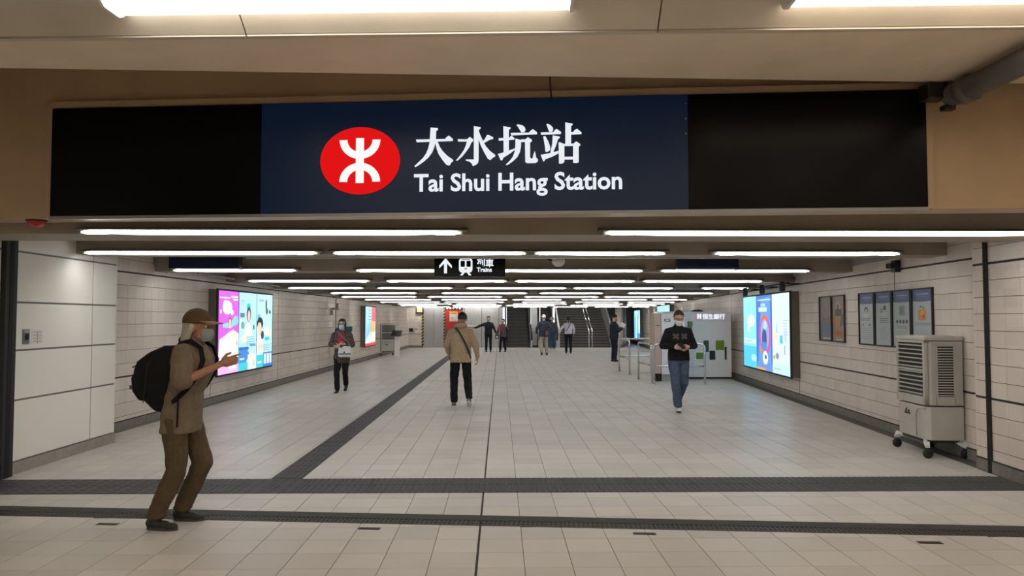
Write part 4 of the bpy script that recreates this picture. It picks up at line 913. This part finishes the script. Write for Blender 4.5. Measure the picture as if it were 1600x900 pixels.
def person(label, loc, heading, s=1.0, vox=.009, pose={}, skin=(.40, .22, .14), hair='short', hairc=(.012, .010, .009), top='sweater', topc=None, hem=.86, sleeve=1.0, wide=1.0, leg=None, legw=1.0, shoe=None, sole=None,
           yaw=0.0, nod=0.0, mask=None, glasses=False, skirt=0, collar=None, fold=.016, curlR=.55, curlL=.55, pointR=False, hood=False, topname='jacket', legname='trousers'):
    P = {k: V(v) for k, v in {**BASE, **pose}.items()}
    root = thing('person', label, 'person', loc, heading)
    ms = mat('skin_%d' % int(skin[0] * 100), skin, .5, var=.06, scale=30)
    HR = Matrix.Rotation(yaw, 3, 'Z') @ Matrix.Rotation(-nod, 3, 'X')
    hd = P['head']; H = lambda x, y, z: hd + HR @ V((x, y, z))
    # --- body: one continuous skin
    bm = bmesh.new()
    ell(bm, H(0, -.008, .028), (.074, .092, .092), HR); ell(bm, H(0, .022, -.040), (.058, .068, .078), HR); ell(bm, H(0, .060, -.092), (.026, .024, .022), HR)
    ell(bm, H(0, .074, -.062), (.022, .014, .014), HR); ell(bm, H(0, .078, .026), (.052, .014, .012), HR)
    for q in (-1, 1):
        ell(bm, H(q * .036, .064, -.022), (.020, .018, .020), HR); ell(bm, H(q * .076, -.008, -.008), (.010, .020, .032), HR, 12); cap(bm, H(q * .052, .02, -.075), .018, H(q * .02, .065, -.092), .016, 8)
    cap(bm, H(0, .086, .012), .009, H(0, .108, -.026), .0135, 8); ell(bm, H(0, .094, -.03), (.018, .012, .010), HR, 10)
    cap(bm, H(0, -.02, -.05), .052, P['neck'] + V((0, 0, -.02)), .056)
    ch, wa, pe = P['chest'], P['waist'], P['pelvis']
    loft(bm, [(pe + V((0, 0, -.08)), .12, .085), (pe, .155, .10), (wa, .125, .085), (ch, .150, .10), (P['neck'] + V((0, 0, -.06)), .12, .07), (P['neck'], .055, .05)])
    for q in 'RL':
        cap(bm, P['hip' + q], .078, P['knee' + q], .050); cap(bm, P['knee' + q], .048, P['ank' + q], .032)
        a = P['ank' + q]; f = P['toe' + q].normalized(); u_ = f.cross(V((0, 0, 1))).normalized().cross(f); cap(bm, a - u_ * .025, .034, a + f * .11 - u_ * .05, .020, 8)
        cap(bm, P['sh' + q] + V((0, 0, -.01)), .052, P['el' + q], .037); cap(bm, P['el' + q], .037, P['wr' + q], .025); cap(bm, P['neck'] + V((0, 0, -.07)), .05, P['sh' + q], .05)
        hand(bm, P['wr' + q], P['hd' + q], P['th' + q], q == 'R', curlR if q == 'R' else curlL, pointR and q == 'R')
    body = blob('body', bm, ms, root, vox * .75, 2, 0, s)
    for q in (-1, 1):
        b = MB(); b.lathe([(.001, -.011), (.008, -.008), (.0115, 0), (.008, .008), (.001, .011)], (0, 0, 0), 10); b.xf(Matrix.Scale(s, 4) @ Matrix.Translation(H(q * .032, .076, .006)) @ HR.to_4x4()); e = b.build('eye', M_eye, body)
        b = MB(); b.lathe([(.001, 0), (.0062, .001), (.005, .003), (.001, .004)], (0, 0, 0), 8, 'y'); b.xf(Matrix.Scale(s, 4) @ Matrix.Translation(H(q * .032, .0855, .006)) @ HR.to_4x4()); b.build('iris', M_iris, body)
    # --- hair
    mh = mat('hair_%d' % int(hairc[0] * 1000), hairc, .55, var=.3, scale=60, stretch=(1, 1, .25))
    if hair:
        bm = bmesh.new(); bmesh.ops.create_uvsphere(bm, u_segments=28, v_segments=20, radius=1)
        for v in bm.verts:
            x, y, z = v.co; front = y > .25 and z < .50 - .15 * abs(x)
            low = -.42 if hair in ('short', 'grey') else -.8
            k = 1.0
            if front or (z < low): k = .62
            if abs(x) > .7 and y > -.1 and z < -.05 and hair != 'bob': k = .62
            v.co = (x * .091 * k, y * .109 * k, z * (.112 if z > 0 else .104) * k)
        bmesh.ops.transform(bm, matrix=Matrix.Translation(H(0, -.010, .032)) @ HR.to_4x4(), verts=bm.verts)
        if hair == 'bob':
            for q in (-1, 1): cap(bm, H(q * .072, -.01, .02), .030, H(q * .070, .0, -.085), .024)
            ell(bm, H(0, -.055, -.03), (.075, .050, .085), HR)
        if hair == 'tail':
            cap(bm, H(0, -.10, .03), .03, H(0, -.125, -.08), .026); cap(bm, H(0, -.125, -.08), .026, H(0, -.11, -.20), .012)
        if hair == 'cap':
            pass
        blob('hair', bm, mh, root, .007 if vox < .01 else .010, 1, .006, s)
    # --- trousers
    if leg:
        bm = bmesh.new(); lw_ = legw
        loft(bm, [(pe + V((0, .0, -.12)), .15, .115), (pe + V((0, -.005, -.04)), .170, .125), (pe + V((0, 0, .05)), .160, .115), (wa + V((0, 0, -.02)), .145, .105)])
        for q in 'RL':
            k, a = P['knee' + q], P['ank' + q]
            cap(bm, P['hip' + q] + V((0, 0, -.02)), .098, k, .070 * lw_); cap(bm, k, .070 * lw_, a + (k - a).normalized() * .05, .060 * lw_); ell(bm, a + V((0, .012, .02)), (.058 * lw_, .068 * lw_, .03))
        blob(legname, bm, leg, root, vox, 3, fold, s)
    # --- upper garment
    bm = bmesh.new(); w = wide; nk = P['neck']
    hz = V((pe.x, pe.y, hem))
    rings = []
    if skirt: hz_w = 1.0 + skirt
    else: hz_w = 1.0
    rings += [(hz, .178 * w * hz_w, .135 * w * hz_w), (hz.lerp(wa, .5), .176 * w, .132 * w), (wa, .168 * w, .128 * w), (ch + V((0, 0, -.04)), .182 * w, .138 * w), (ch + V((0, 0, .08)), .180 * w, .126 * w), (nk + V((0, 0, -.045)), .125 * w, .088), (nk + V((0, 0, .01)), .070, .066)]
    loft(bm, rings, 28, 2.5)
    for q in 'RL':
        sh, el, wr = P['sh' + q], P['el' + q], P['wr' + q]
        cap(bm, nk + V((0, 0, -.06)), .062, sh + V((0, 0, -.005)), .064 * w)
        if sleeve >= 1:
            cap(bm, sh + V((0, 0, -.012)), .069 * w, el, .060 * w); cap(bm, el, .060 * w, wr - (wr - el).normalized() * .02, .044 * w)
        else: cap(bm, sh, .086 * w, sh.lerp(el, sleeve), .080 * w)
    if hood:
        ell(bm, nk + V((0, -.075, .035)), (.105, .075, .060)); cap(bm, nk + V((-.085, -.03, .02)), .04, nk + V((.085, -.03, .02)), .04)
    tp_ = blob(topname, bm, topc, root, vox, 3, fold, s)
    if collar:
        b = MB(); c = nk + V((0, .0, .015)); b.lathe([(.062, -.02), (.070, 0), (.066, .028), (.056, .03), (.055, 0)], (0, 0, 0), 18); b.xf(Matrix.Scale(s, 4) @ Matrix.Translation(c)); b.build('collar', collar, tp_)
    # --- shoes
    for q in 'RL':
        a = P['ank' + q]; f = P['toe' + q].normalized(); sd_ = f.cross(V((0, 0, 1))).normalized(); u = sd_.cross(f)
        Rm = Matrix((sd_, f, u)).transposed()
        at = lambda y, z: a + f * y + u * z
        bm = bmesh.new()
        ell(bm, at(-.025, -.035), (.038, .045, .042), Rm, 14); ell(bm, at(.05, -.045), (.040, .085, .034), Rm, 14); ell(bm, at(.125, -.055), (.045, .065, .026), Rm, 14); cap(bm, at(0, .0), .040, at(.01, -.04), .044, 10)
        sh_ = blob('shoe', bm, shoe, root, min(vox, .008), 2, 0, s)
        b = MB(); pl = [(.037 * cos(t) * (1.12 if sin(t) > 0 else .95), .062 + (.130 if sin(t) > 0 else .125) * sin(t)) for t in [2 * pi * k / 16 for k in range(16)]]
        b.prism(pl, -.085, -.062); b.xf(Matrix.Scale(s, 4) @ Matrix.Translation(a) @ Rm.to_4x4()); b.build('sole', sole or M_black, sh_)
    if mask:
        b = MB(); nu, nv = 10, 6
        for t in (1.0, 1.06):
            vs = []
            for j in range(nv + 1):
                for i in range(nu + 1):
                    az = (i / nu - .5) * 2.2; zz = -.012 - .098 * j / nv; bul = 1 + .10 * sin(pi * j / nv) * cos(az)
                    rx, ry = .066 * t * bul * (1 - .22 * (j / nv) ** 2), (.072 + .028 * cos(az)) * t * bul * (1 - .18 * (j / nv) ** 2)
                    vs.append(H(rx * sin(az), .016 + ry * cos(az), zz))
            b.add(vs, [(j * (nu + 1) + i, j * (nu + 1) + i + 1, (j + 1) * (nu + 1) + i + 1, (j + 1) * (nu + 1) + i) for j in range(nv) for i in range(nu)], True)
        for q in (-1, 1):
            for zz in (-.02, -.09): b.tube([H(q * .060, .045, zz), H(q * .074, .01, -.02 + (zz + .02) * .6), H(q * .080, -.02, -.012)], .0018, 5)
        b.xf(Matrix.Scale(s, 4)); b.build('face_mask', mask, root)
    if glasses:
        b = MB()
        for q in (-1, 1):
            b.tube([H(q * .034 + .026 * cos(t), .104 - .012 * abs(q * .034 + .026 * cos(t)) / .06, .004 + .019 * sin(t)) for t in [2 * pi * k / 12 for k in range(13)]], .003, 6)
            b.tube([H(q * .060, .092, .008), H(q * .080, .0, .004)], .003, 6)
        b.tube([H(-.010, .104, .008), H(.010, .104, .008)], .003, 6); b.xf(Matrix.Scale(s, 4)); b.build('glasses', M_iris, root)
    return root, P, H, HR
def strap(parent, pts, m, wd=.02, th=.004, name='strap'):
    pts = [V(p) for p in pts]; b = MB(); n = len(pts); c = sum(pts, V()) / n; vs = []
    for i, p in enumerate(pts):
        d = (pts[min(i + 1, n - 1)] - pts[max(i - 1, 0)]).normalized(); out = V((p.x - c.x * 0, p.y, 0)); out = (out - d * out.dot(d)).normalized(); w = d.cross(out).normalized()
        vs += [p + w * wd + out * th, p - w * wd + out * th, p - w * wd - out * th, p + w * wd - out * th]
    fs = [(0, 1, 2, 3), tuple(4 * (n - 1) + k for k in (3, 2, 1, 0))]
    for i in range(n - 1):
        for k in range(4): fs.append((4 * i + k, 4 * i + (k + 1) % 4, 4 * i + 4 + (k + 1) % 4, 4 * i + 4 + k))
    b.add(vs, fs); return b.build(name, m, parent)
WHITE_SOLE = mat('white_sole', (.7, .69, .66), .6)

# 1. old man pointing, in the foreground (faces right)
khaki = CM('khaki_shirt', (.17, .130, .090)); ktr = CM('khaki_trousers', (.095, .067, .040))
root, P, H, HR = person('person in khaki shirt and cap pointing right, wearing a black backpack', (-2.47, 5.90, 0), -pi / 2, .985, .0075,
    dict(pelvis=(0, -.02, .90), waist=(0, -.005, 1.04), chest=(0, .072, 1.24), neck=(0, .08, 1.435), head=(0, .10, 1.555),
         hipR=(.09, -.03, .86), kneeR=(.11, -.005, .455), ankR=(.13, -.155, .085), toeR=(.12, 1, 0), hipL=(-.09, -.0, .86), kneeL=(-.10, .115, .47), ankL=(-.13, -.06, .085), toeL=(.05, 1, 0),
         shR=(.175, .060, 1.350), shL=(-.175, .075, 1.35), elR=(.285, .10, 1.145), wrR=(.15, .345, 1.275), hdR=(-.15, 1, .32), thR=(0, -.3, 1), elL=(-.235, -.03, 1.09), wrL=(-.20, -.02, .86)),
    skin=(.36, .17, .10), hair='grey', hairc=(.36, .33, .29), topc=khaki, hem=.735, sleeve=.90, wide=1.04, leg=ktr, legw=1.14, shoe=mat('shoe_dark', (.02, .018, .017), .6), sole=mat('sole_dark', (.05, .045, .04), .7), nod=.0, pointR=True, mask=mat('mask_pale', (.26, .29, .30), .7), fold=.024, topname='shirt', collar=khaki)
bm = bmesh.new(); bmesh.ops.create_uvsphere(bm, u_segments=28, v_segments=16, radius=1)
for v in bm.verts:
    x, y, z = v.co; v.co = (x * .094, y * .114, max(z, -.12) * .112)
bmesh.ops.transform(bm, matrix=Matrix.Translation(H(0, -.008, .044)) @ HR.to_4x4(), verts=bm.verts)
capo = blob('cap', bm, CM('cap_brown', (.095, .062, .036)), root, .007, 2, .006, .985)
b = MB(); n = 12; vs = []
for t in (0, .006):
    for k in range(n + 1):
        a = (k / n - .5) * 2.4; vs += [H(.088 * sin(a), .020 + .085 * cos(a), .045 + t), H(.080 * sin(a), .04 + .155 * cos(a) ** .6 if cos(a) > 0 else .04, .030 + t - .012 * (1 - cos(a)))]
q = 2 * (n + 1)
b.add(vs, [(2 * k, 2 * k + 1, 2 * k + 3, 2 * k + 2) for k in range(n)] + [(q + 2 * k + 2, q + 2 * k + 3, q + 2 * k + 1, q + 2 * k) for k in range(n)] + [(2 * k + 1, q + 2 * k + 1, q + 2 * k + 3, 2 * k + 3) for k in range(n)] + [(2 * k, 2 * k + 2, q + 2 * k + 2, q + 2 * k) for k in range(n)])
b.xf(Matrix.Scale(.985, 4)); b.build('peak', CM('peak_tan', (.30, .19, .10)), capo)
bm = bmesh.new()
for x, y0, y1, z1 in ((-.062, -.05, -.065, -.12), (-.03, -.085, -.11, -.15), (0, -.095, -.125, -.16), (.03, -.085, -.11, -.15), (.062, -.05, -.07, -.12), (.078, -.02, -.05, -.09)):
    cap(bm, H(x, y0, .01), .024, H(x * 1.1, y1, z1), .020)
blob('long_hair', bm, mat('hair_silver', (.40, .37, .32), .6, var=.2, scale=50), root, .008, 2, .012, .985)
bgs = CM('bag_black', (.006, .006, .007), .7)
for sd_, nm in ((1, 'right'), (-1, 'left')): pass
bp = thing('backpack', 'bulky black backpack on the back of the pointing man', 'bag', (-2.415, 5.90, 0), -pi / 2)
bm = bmesh.new()
# bag local: back side is -y
prof = [(.865, -.13, .10, .06), (.90, -.155, .135, .10), (.98, -.205, .155, .145), (1.07, -.235, .165, .175), (1.17, -.24, .165, .185), (1.27, -.22, .160, .175), (1.345, -.17, .145, .125), (1.39, -.12, .11, .07)]
loft(bm, [(V((0, y, z)), rx, ry) for z, y, rx, ry in prof], 26, 3.0)
bag = blob('bag_body', bm, bgs, bp, .009, 3, .022)
bm = bmesh.new(); loft(bm, [(V((0, -.32, .97)), .11, .05), (V((0, -.355, 1.04)), .125, .07), (V((0, -.37, 1.14)), .12, .07), (V((0, -.36, 1.21)), .10, .05)], 20, 3)
blob('front_pocket', bm, bgs, bp, .009, 2, .012)
b = MB().tube([(-.09, -.415, 1.225), (0, -.432, 1.235), (.09, -.415, 1.225)], .005, 6); b.tube([(.155, -.30, .96), (.17, -.28, 1.08), (.168, -.27, 1.24), (.13, -.22, 1.34)], .004, 6); b.build('zip', M_dark, bp)
MB().tube([(-.03, -.07, 1.385), (-.03, -.085, 1.435), (0, -.09, 1.45), (.03, -.085, 1.435), (.03, -.07, 1.385)], .011, 6).build('grab_handle', bgs, bp)
for q in (-1, 1):
    strap(bp, [(q * .10, -.10, 1.35), (q * .115, -.04, 1.41), (q * .12, .04, 1.430), (q * .125, .118, 1.375), (q * .145, .145, 1.28), (q * .170, .115, 1.17), (q * .185, .04, 1.06), (q * .18, -.05, .98), (q * .14, -.13, .93)], bgs, .017, .006, 'shoulder_strap')
    MB().box((q * .10 - .014, -.425, 1.06), (q * .10 + .014, -.40, 1.09)).build('buckle', mat('buckle_grey', (.10, .10, .10), .3, .5), bp)
strap(bp, [(.19, -.02, 1.02), (.205, -.015, .9), (.20, -.02, .78)], bgs, .006, .003, 'strap_tail')

# 2. woman with mask and white handbag
coat = mat('cloth_patterned', (.085, .055, .045), .85, var=.9, scale=24)
root, P, H, HR = person('person in brown patterned jacket and pale blue face mask walking with arms folded', (-3.41, 16.2, 0), pi, .93, .0085,
    dict(ankR=(.07, .15, .085), kneeR=(.09, .13, .49), ankL=(-.07, -.16, .17), kneeL=(-.09, .07, .50), toeL=(0, 1, -.45), toeR=(.05, 1, .0), elR=(.25, .02, 1.12), wrR=(.03, .21, 1.13), hdR=(-1, .1, -.05), thR=(0, .2, 1), elL=(-.25, .02, 1.12), wrL=(.0, .235, 1.08), hdL=(1, .1, .0), thL=(0, .2, 1)),
    skin=(.50, .31, .22), hair='bob', topc=coat, hem=.70, wide=1.0, skirt=.05, leg=CM('black_leg', (.010, .010, .012)), shoe=mat('shoe_black', (.012, .012, .012), .5), sole=WHITE_SOLE, mask=mat('mask_blue', (.38, .62, .80), .8), glasses=True, fold=.02)
b = MB(); n = 8; vs = []
for t in (0, .004):
    for j in range(5):
        for i in range(n + 1):
            u = (i / n - .5); z = 1.42 - .085 * j; w_ = .05 + .016 * j
            vs.append((u * 2 * w_, .122 + .012 * cos(u * 2) + (.004 if j else -.02) + .010 * (j > 1) + t, z))
b.add(vs, [(j * (n + 1) + i, j * (n + 1) + i + 1, (j + 1) * (n + 1) + i + 1, (j + 1) * (n + 1) + i) for j in range(4) for i in range(n)], True)
b.xf(Matrix.Scale(.93, 4)); b.build('blouse', mat('blouse_red', (.30, .03, .03), .8, var=.6, scale=40), root)
hb_ = thing('handbag', 'white shoulder handbag on grey strap carried by woman in patterned jacket', 'bag', (-3.41, 16.2, 0), pi)
bm = bmesh.new(); loft(bm, [(V((-.11, .19, .78)), .125, .05), (V((-.11, .195, .81)), .155, .062), (V((-.11, .19, .90)), .155, .060), (V((-.11, .185, .985)), .13, .045), (V((-.11, .18, 1.01)), .10, .03)], 22, 3.2)
wb = mat('bag_white', (.62, .62, .63), .5, var=.1, scale=14)
blob('bag_body', bm, wb, hb_, .010, 2, .01)
b = MB(); b.box((-.235, .245, .86), (.02, .262, .985)); b.build('flap', wb, hb_, bevel=.006); B('trim', M_dark, (-.24, .25, .845), (.03, .263, .86), hb_); B('clasp', M_dark, (-.12, .262, .875), (-.09, .27, .90), hb_)
strap(hb_, [(-.22, .17, .96), (-.17, .15, 1.10), (-.03, .15, 1.22), (.08, .125, 1.32), (.10, .02, 1.37), (.05, -.14, 1.28), (-.12, -.16, 1.08), (-.22, .0, .98)], mat('strap_grey', (.14, .14, .14), .7), .018, .004)

# 3. man in beige jacket walking away
beige = CM('beige_jacket', (.39, .285, .185))
root, P, H, HR = person('person in beige hooded jacket and black trousers walking away, sling strap across the back', (-.72, 13.75, 0), .06, 1.0, .0085,
    dict(ankL=(-.12, -.12, .085), kneeL=(-.12, -.01, .49), toeL=(-.05, 1, -.05), ankR=(.15, -.33, .17), kneeR=(.13, .02, .50), toeR=(.1, 1, -.55), elR=(.27, -.10, 1.12), wrR=(.31, -.02, .90), elL=(-.25, .03, 1.13), wrL=(-.22, .16, .96), head=(.03, .03, 1.585)),
    skin=(.42, .24, .16), hair='short', topc=beige, hem=.80, wide=1.10, leg=CM('black_leg', (.010, .010, .012)), legw=1.12, shoe=mat('shoe_greytop', (.13, .125, .12), .6), sole=WHITE_SOLE, hood=True, fold=.024)
strap(root, [(-.10, -.085, 1.43), (-.04, -.150, 1.37), (.03, -.166, 1.25), (.10, -.165, 1.12), (.155, -.135, .98), (.19, -.06, .88), (.19, .05, .86)], M_black, .016, .004, 'sling_strap')

# 4. man in black jumper with XX, reading a phone
root, P, H, HR = person('person in black sweater with grey XX, white mask and jeans, looking at a phone', (3.11, 12.95, 0), pi - .03, 1.02, .0085,
    dict(ankR=(.05, .16, .085), kneeR=(.08, .14, .49), toeR=(.1, 1, .10), ankL=(-.03, -.26, .16), kneeL=(-.07, .06, .485), toeL=(0, 1, -.5), elR=(.265, -.01, 1.11), wrR=(.115, .20, 1.09), hdR=(-1, .35, -.1), thR=(.1, .3, 1), elL=(-.265, -.01, 1.11), wrL=(-.135, .20, 1.10), hdL=(.8, .35, -.4), thL=(.2, .4, 1), head=(0, .05, 1.575)),
    skin=(.52, .29, .21), hair='short', hairc=(.03, .018, .012), topc=CM('black_sweater', (.010, .010, .012)), hem=.86, wide=1.04, leg=CM('blue_jeans', (.065, .09, .14)), legw=1.15, shoe=mat('shoe_white', (.6, .6, .6), .6), sole=M_black, nod=.26, mask=mat('mask_white', (.66, .67, .68), .7), glasses=True, fold=.02, topname='sweater', collar=CM('black_sweater', (.010, .010, .012)))
xm = mat('print_grey', (.075, .068, .066), .8)
def ysurf(ob, x, z):
    hit = ob.ray_cast(V((x, 1, z)), V((0, -1, 0))); return hit[1].y if hit[0] else .14
swt = [c for c in root.children if c.name.startswith('sweater')][0]
b = MB()
for cx in (.072, -.072):
    for sg in (-1, 1):
        pts = [V((cx + t * .044, ysurf(swt, cx + t * .044, 1.285 + sg * t * .043) + .004, 1.295 + sg * t * .043)) for t in (-1, -.5, 0, .5, 1)]; wv = V((.014, 0, -sg * .014))
        b.add([p + wv for p in pts] + [p - wv for p in pts], [(i, i + 1, 6 + i, 5 + i) for i in range(4)])
b.build('printed_crosses', xm, root)
ph = thing('phone', 'dark phone held in both hands by man in jeans', 'phone', (3.11, 12.95, 0), pi - .03)
b = MB().box((-.036, -.004, -.075), (.036, .004, .075)); b.xf(Matrix.Translation((-.0, .285, 1.135)) @ Matrix.Rotation(.9, 4, 'X') @ Matrix.Rotation(.4, 4, 'Y')); b.build('case', M_dark, ph, bevel=.002)

# 5..10 people far down the passage
BK = CM('black_leg', (.010, .010, .012)); SB = mat('shoe_black', (.012, .012, .012), .5)
root, P, H, HR = person('person in black jacket standing by the far steel wall with one arm held out', (-.55, 36.0, 0), pi, 1.0, .012, dict(elR=(.42, .0, 1.25), wrR=(.66, .03, 1.16), hdR=(1, 0, -.2), thR=(0, .3, 1), elL=(-.27, .0, 1.13), wrL=(-.36, .04, .92)), topc=CM('black_jacket', (.014, .014, .016)), leg=BK, shoe=SB, mask=mat('mask_grey', (.2, .2, .2), .7), skin=(.42, .25, .17), wide=1.05)
root, P, H, HR = person('person in plum and brown top raising one hand, beside far steel wall', (.16, 36.0, 0), pi - .3, .93, .012, dict(elL=(-.27, .06, 1.18), wrL=(-.22, .24, 1.30), hdL=(0, .3, 1), thL=(-1, 0, 0), elR=(.27, -.02, 1.15), wrR=(.33, .03, .92), ankR=(.12, .12, .085), kneeR=(.1, .10, .49), ankL=(-.1, -.08, .085)), topc=CM('plum_top', (.085, .06, .075)), hem=.78, leg=BK, shoe=SB, mask=mat('mask_grey', (.2, .2, .2), .7), skin=(.48, .27, .2))
B('red_scarf', mat('scarf_red', (.45, .03, .03), .7), (.10, .12, 1.0), (.19, .16, 1.24), root)
fbg = thing('handbag', 'small dark handbag with white mark carried by person in plum top', 'bag', (-.13, 35.85, .64)); B('bag_body', M_dark, (-.09, -.05, 0), (.09, .05, .2), fbg, .015); MB().tube([(-.06, 0, .2), (-.05, 0, .32), (.05, 0, .32), (.06, 0, .2)], .008, 6).build('handle', M_dark, fbg); B('patch', M_white, (-.04, -.055, .05), (.04, -.05, .13), fbg)
root, P, H, HR = person('person with white hair, dark blue jacket and khaki trousers walking away', (1.94, 32.9, 0), .05, 1.04, .011, dict(ankR=(.13, -.05, .085), ankL=(-.11, -.22, .12), kneeL=(-.11, 0, .49), toeL=(0, 1, -.3), elL=(-.29, -.02, 1.12), wrL=(-.3, .08, .92), elR=(.29, -.05, 1.14), wrR=(.16, -.15, 1.0), hdR=(-.6, -.3, -.7), thR=(0, -1, .2)), hair='grey', hairc=(.55, .55, .54), topc=CM('navy_jacket', (.035, .045, .065)), hem=.78, wide=1.1, leg=CM('khaki_pale', (.36, .32, .26)), legw=1.25, shoe=SB, skin=(.46, .28, .2))
B('brown_pouch', CM('pouch_brown', (.16, .08, .04)), (.05, -.22, .86), (.19, -.14, 1.08), root, .02)
root, P, H, HR = person('person in grey bucket hat, dark coat and blue skirt near the escalators', (2.75, 39.2, 0), .1, .98, .012, dict(ankL=(-.08, -.15, .1)), topc=CM('dark_coat', (.05, .052, .058)), hem=.95, wide=1.15, leg=CM('blue_cloth', (.03, .06, .10)), legw=1.5, shoe=mat('shoe_pale', (.4, .38, .36), .6), legname='skirt')
b = MB().lathe([(.001, .13), (.075, .125), (.095, .06), (.10, .03), (.165, -.03), (.16, -.035), (.09, .02)], (0, 0, 0), 18); b.xf(Matrix.Scale(.98, 4) @ Matrix.Translation(H(0, -.01, .03))); b.build('bucket_hat', CM('hat_grey', (.34, .34, .33)), root)
root, P, H, HR = person('person in pale lilac top and black trousers with ponytail walking away', (3.13, 34.0, 0), -.05, .985, .011, dict(elL=(-.32, -.02, 1.17), wrL=(-.42, .06, .95), hdL=(-.4, .1, -.9), ankR=(.1, -.06, .085), ankL=(-.1, .08, .085), elR=(.26, .0, 1.14), wrR=(.25, .08, .95)), hair='tail', hairc=(.02, .018, .017), topc=CM('lilac_top', (.56, .53, .62)), hem=.92, leg=BK, legw=.95, shoe=SB, sole=WHITE_SOLE)
strap(root, [(.10, -.08, 1.40), (.05, -.15, 1.30), (-.03, -.157, 1.16), (-.12, -.145, 1.02)], M_black, .012, .004, 'bag_strap')
root, P, H, HR = person('person in dark navy clothes standing side on reading by the barriers', (4.28, 27.9, 0), -pi / 2 + .3, 1.02, .011, dict(elR=(.25, .06, 1.13), wrR=(.12, .28, 1.22), hdR=(-.2, .9, .5), thR=(0, -.3, 1), elL=(-.25, .06, 1.13), wrL=(-.12, .28, 1.22), hdL=(.2, .9, .5), thL=(0, -.3, 1)), topc=CM('navy_dark', (.016, .022, .034)), hem=.82, wide=1.08, leg=CM('navy_leg', (.014, .018, .03)), shoe=SB, nod=.35, mask=mat('mask_grey', (.2, .2, .2), .7), skin=(.42, .26, .18))
pw = thing('paper_sheet', 'small white folded paper held by person in dark navy clothes', 'paper', (4.60, 27.85, 1.36)); b = MB().box((-.10, -.004, -.08), (.10, .004, .08)); b.xf(Matrix.Rotation(.5, 4, 'Y')); b.build('sheet', M_white, pw)
root, P, H, HR = person('person in purple clothes with teal scarf mostly hidden behind masked woman', (-4.88, 23.3, 0), pi, .93, .012, dict(), topc=CM('purple_coat', (.075, .065, .17)), hem=.62, wide=1.25, hair='bob', leg=CM('purple_leg', (.08, .07, .2)), shoe=SB)
B('scarf', CM('teal_scarf', (.04, .16, .19)), (-.30, .0, 1.20), (-.10, .155, 1.36), root, .03)
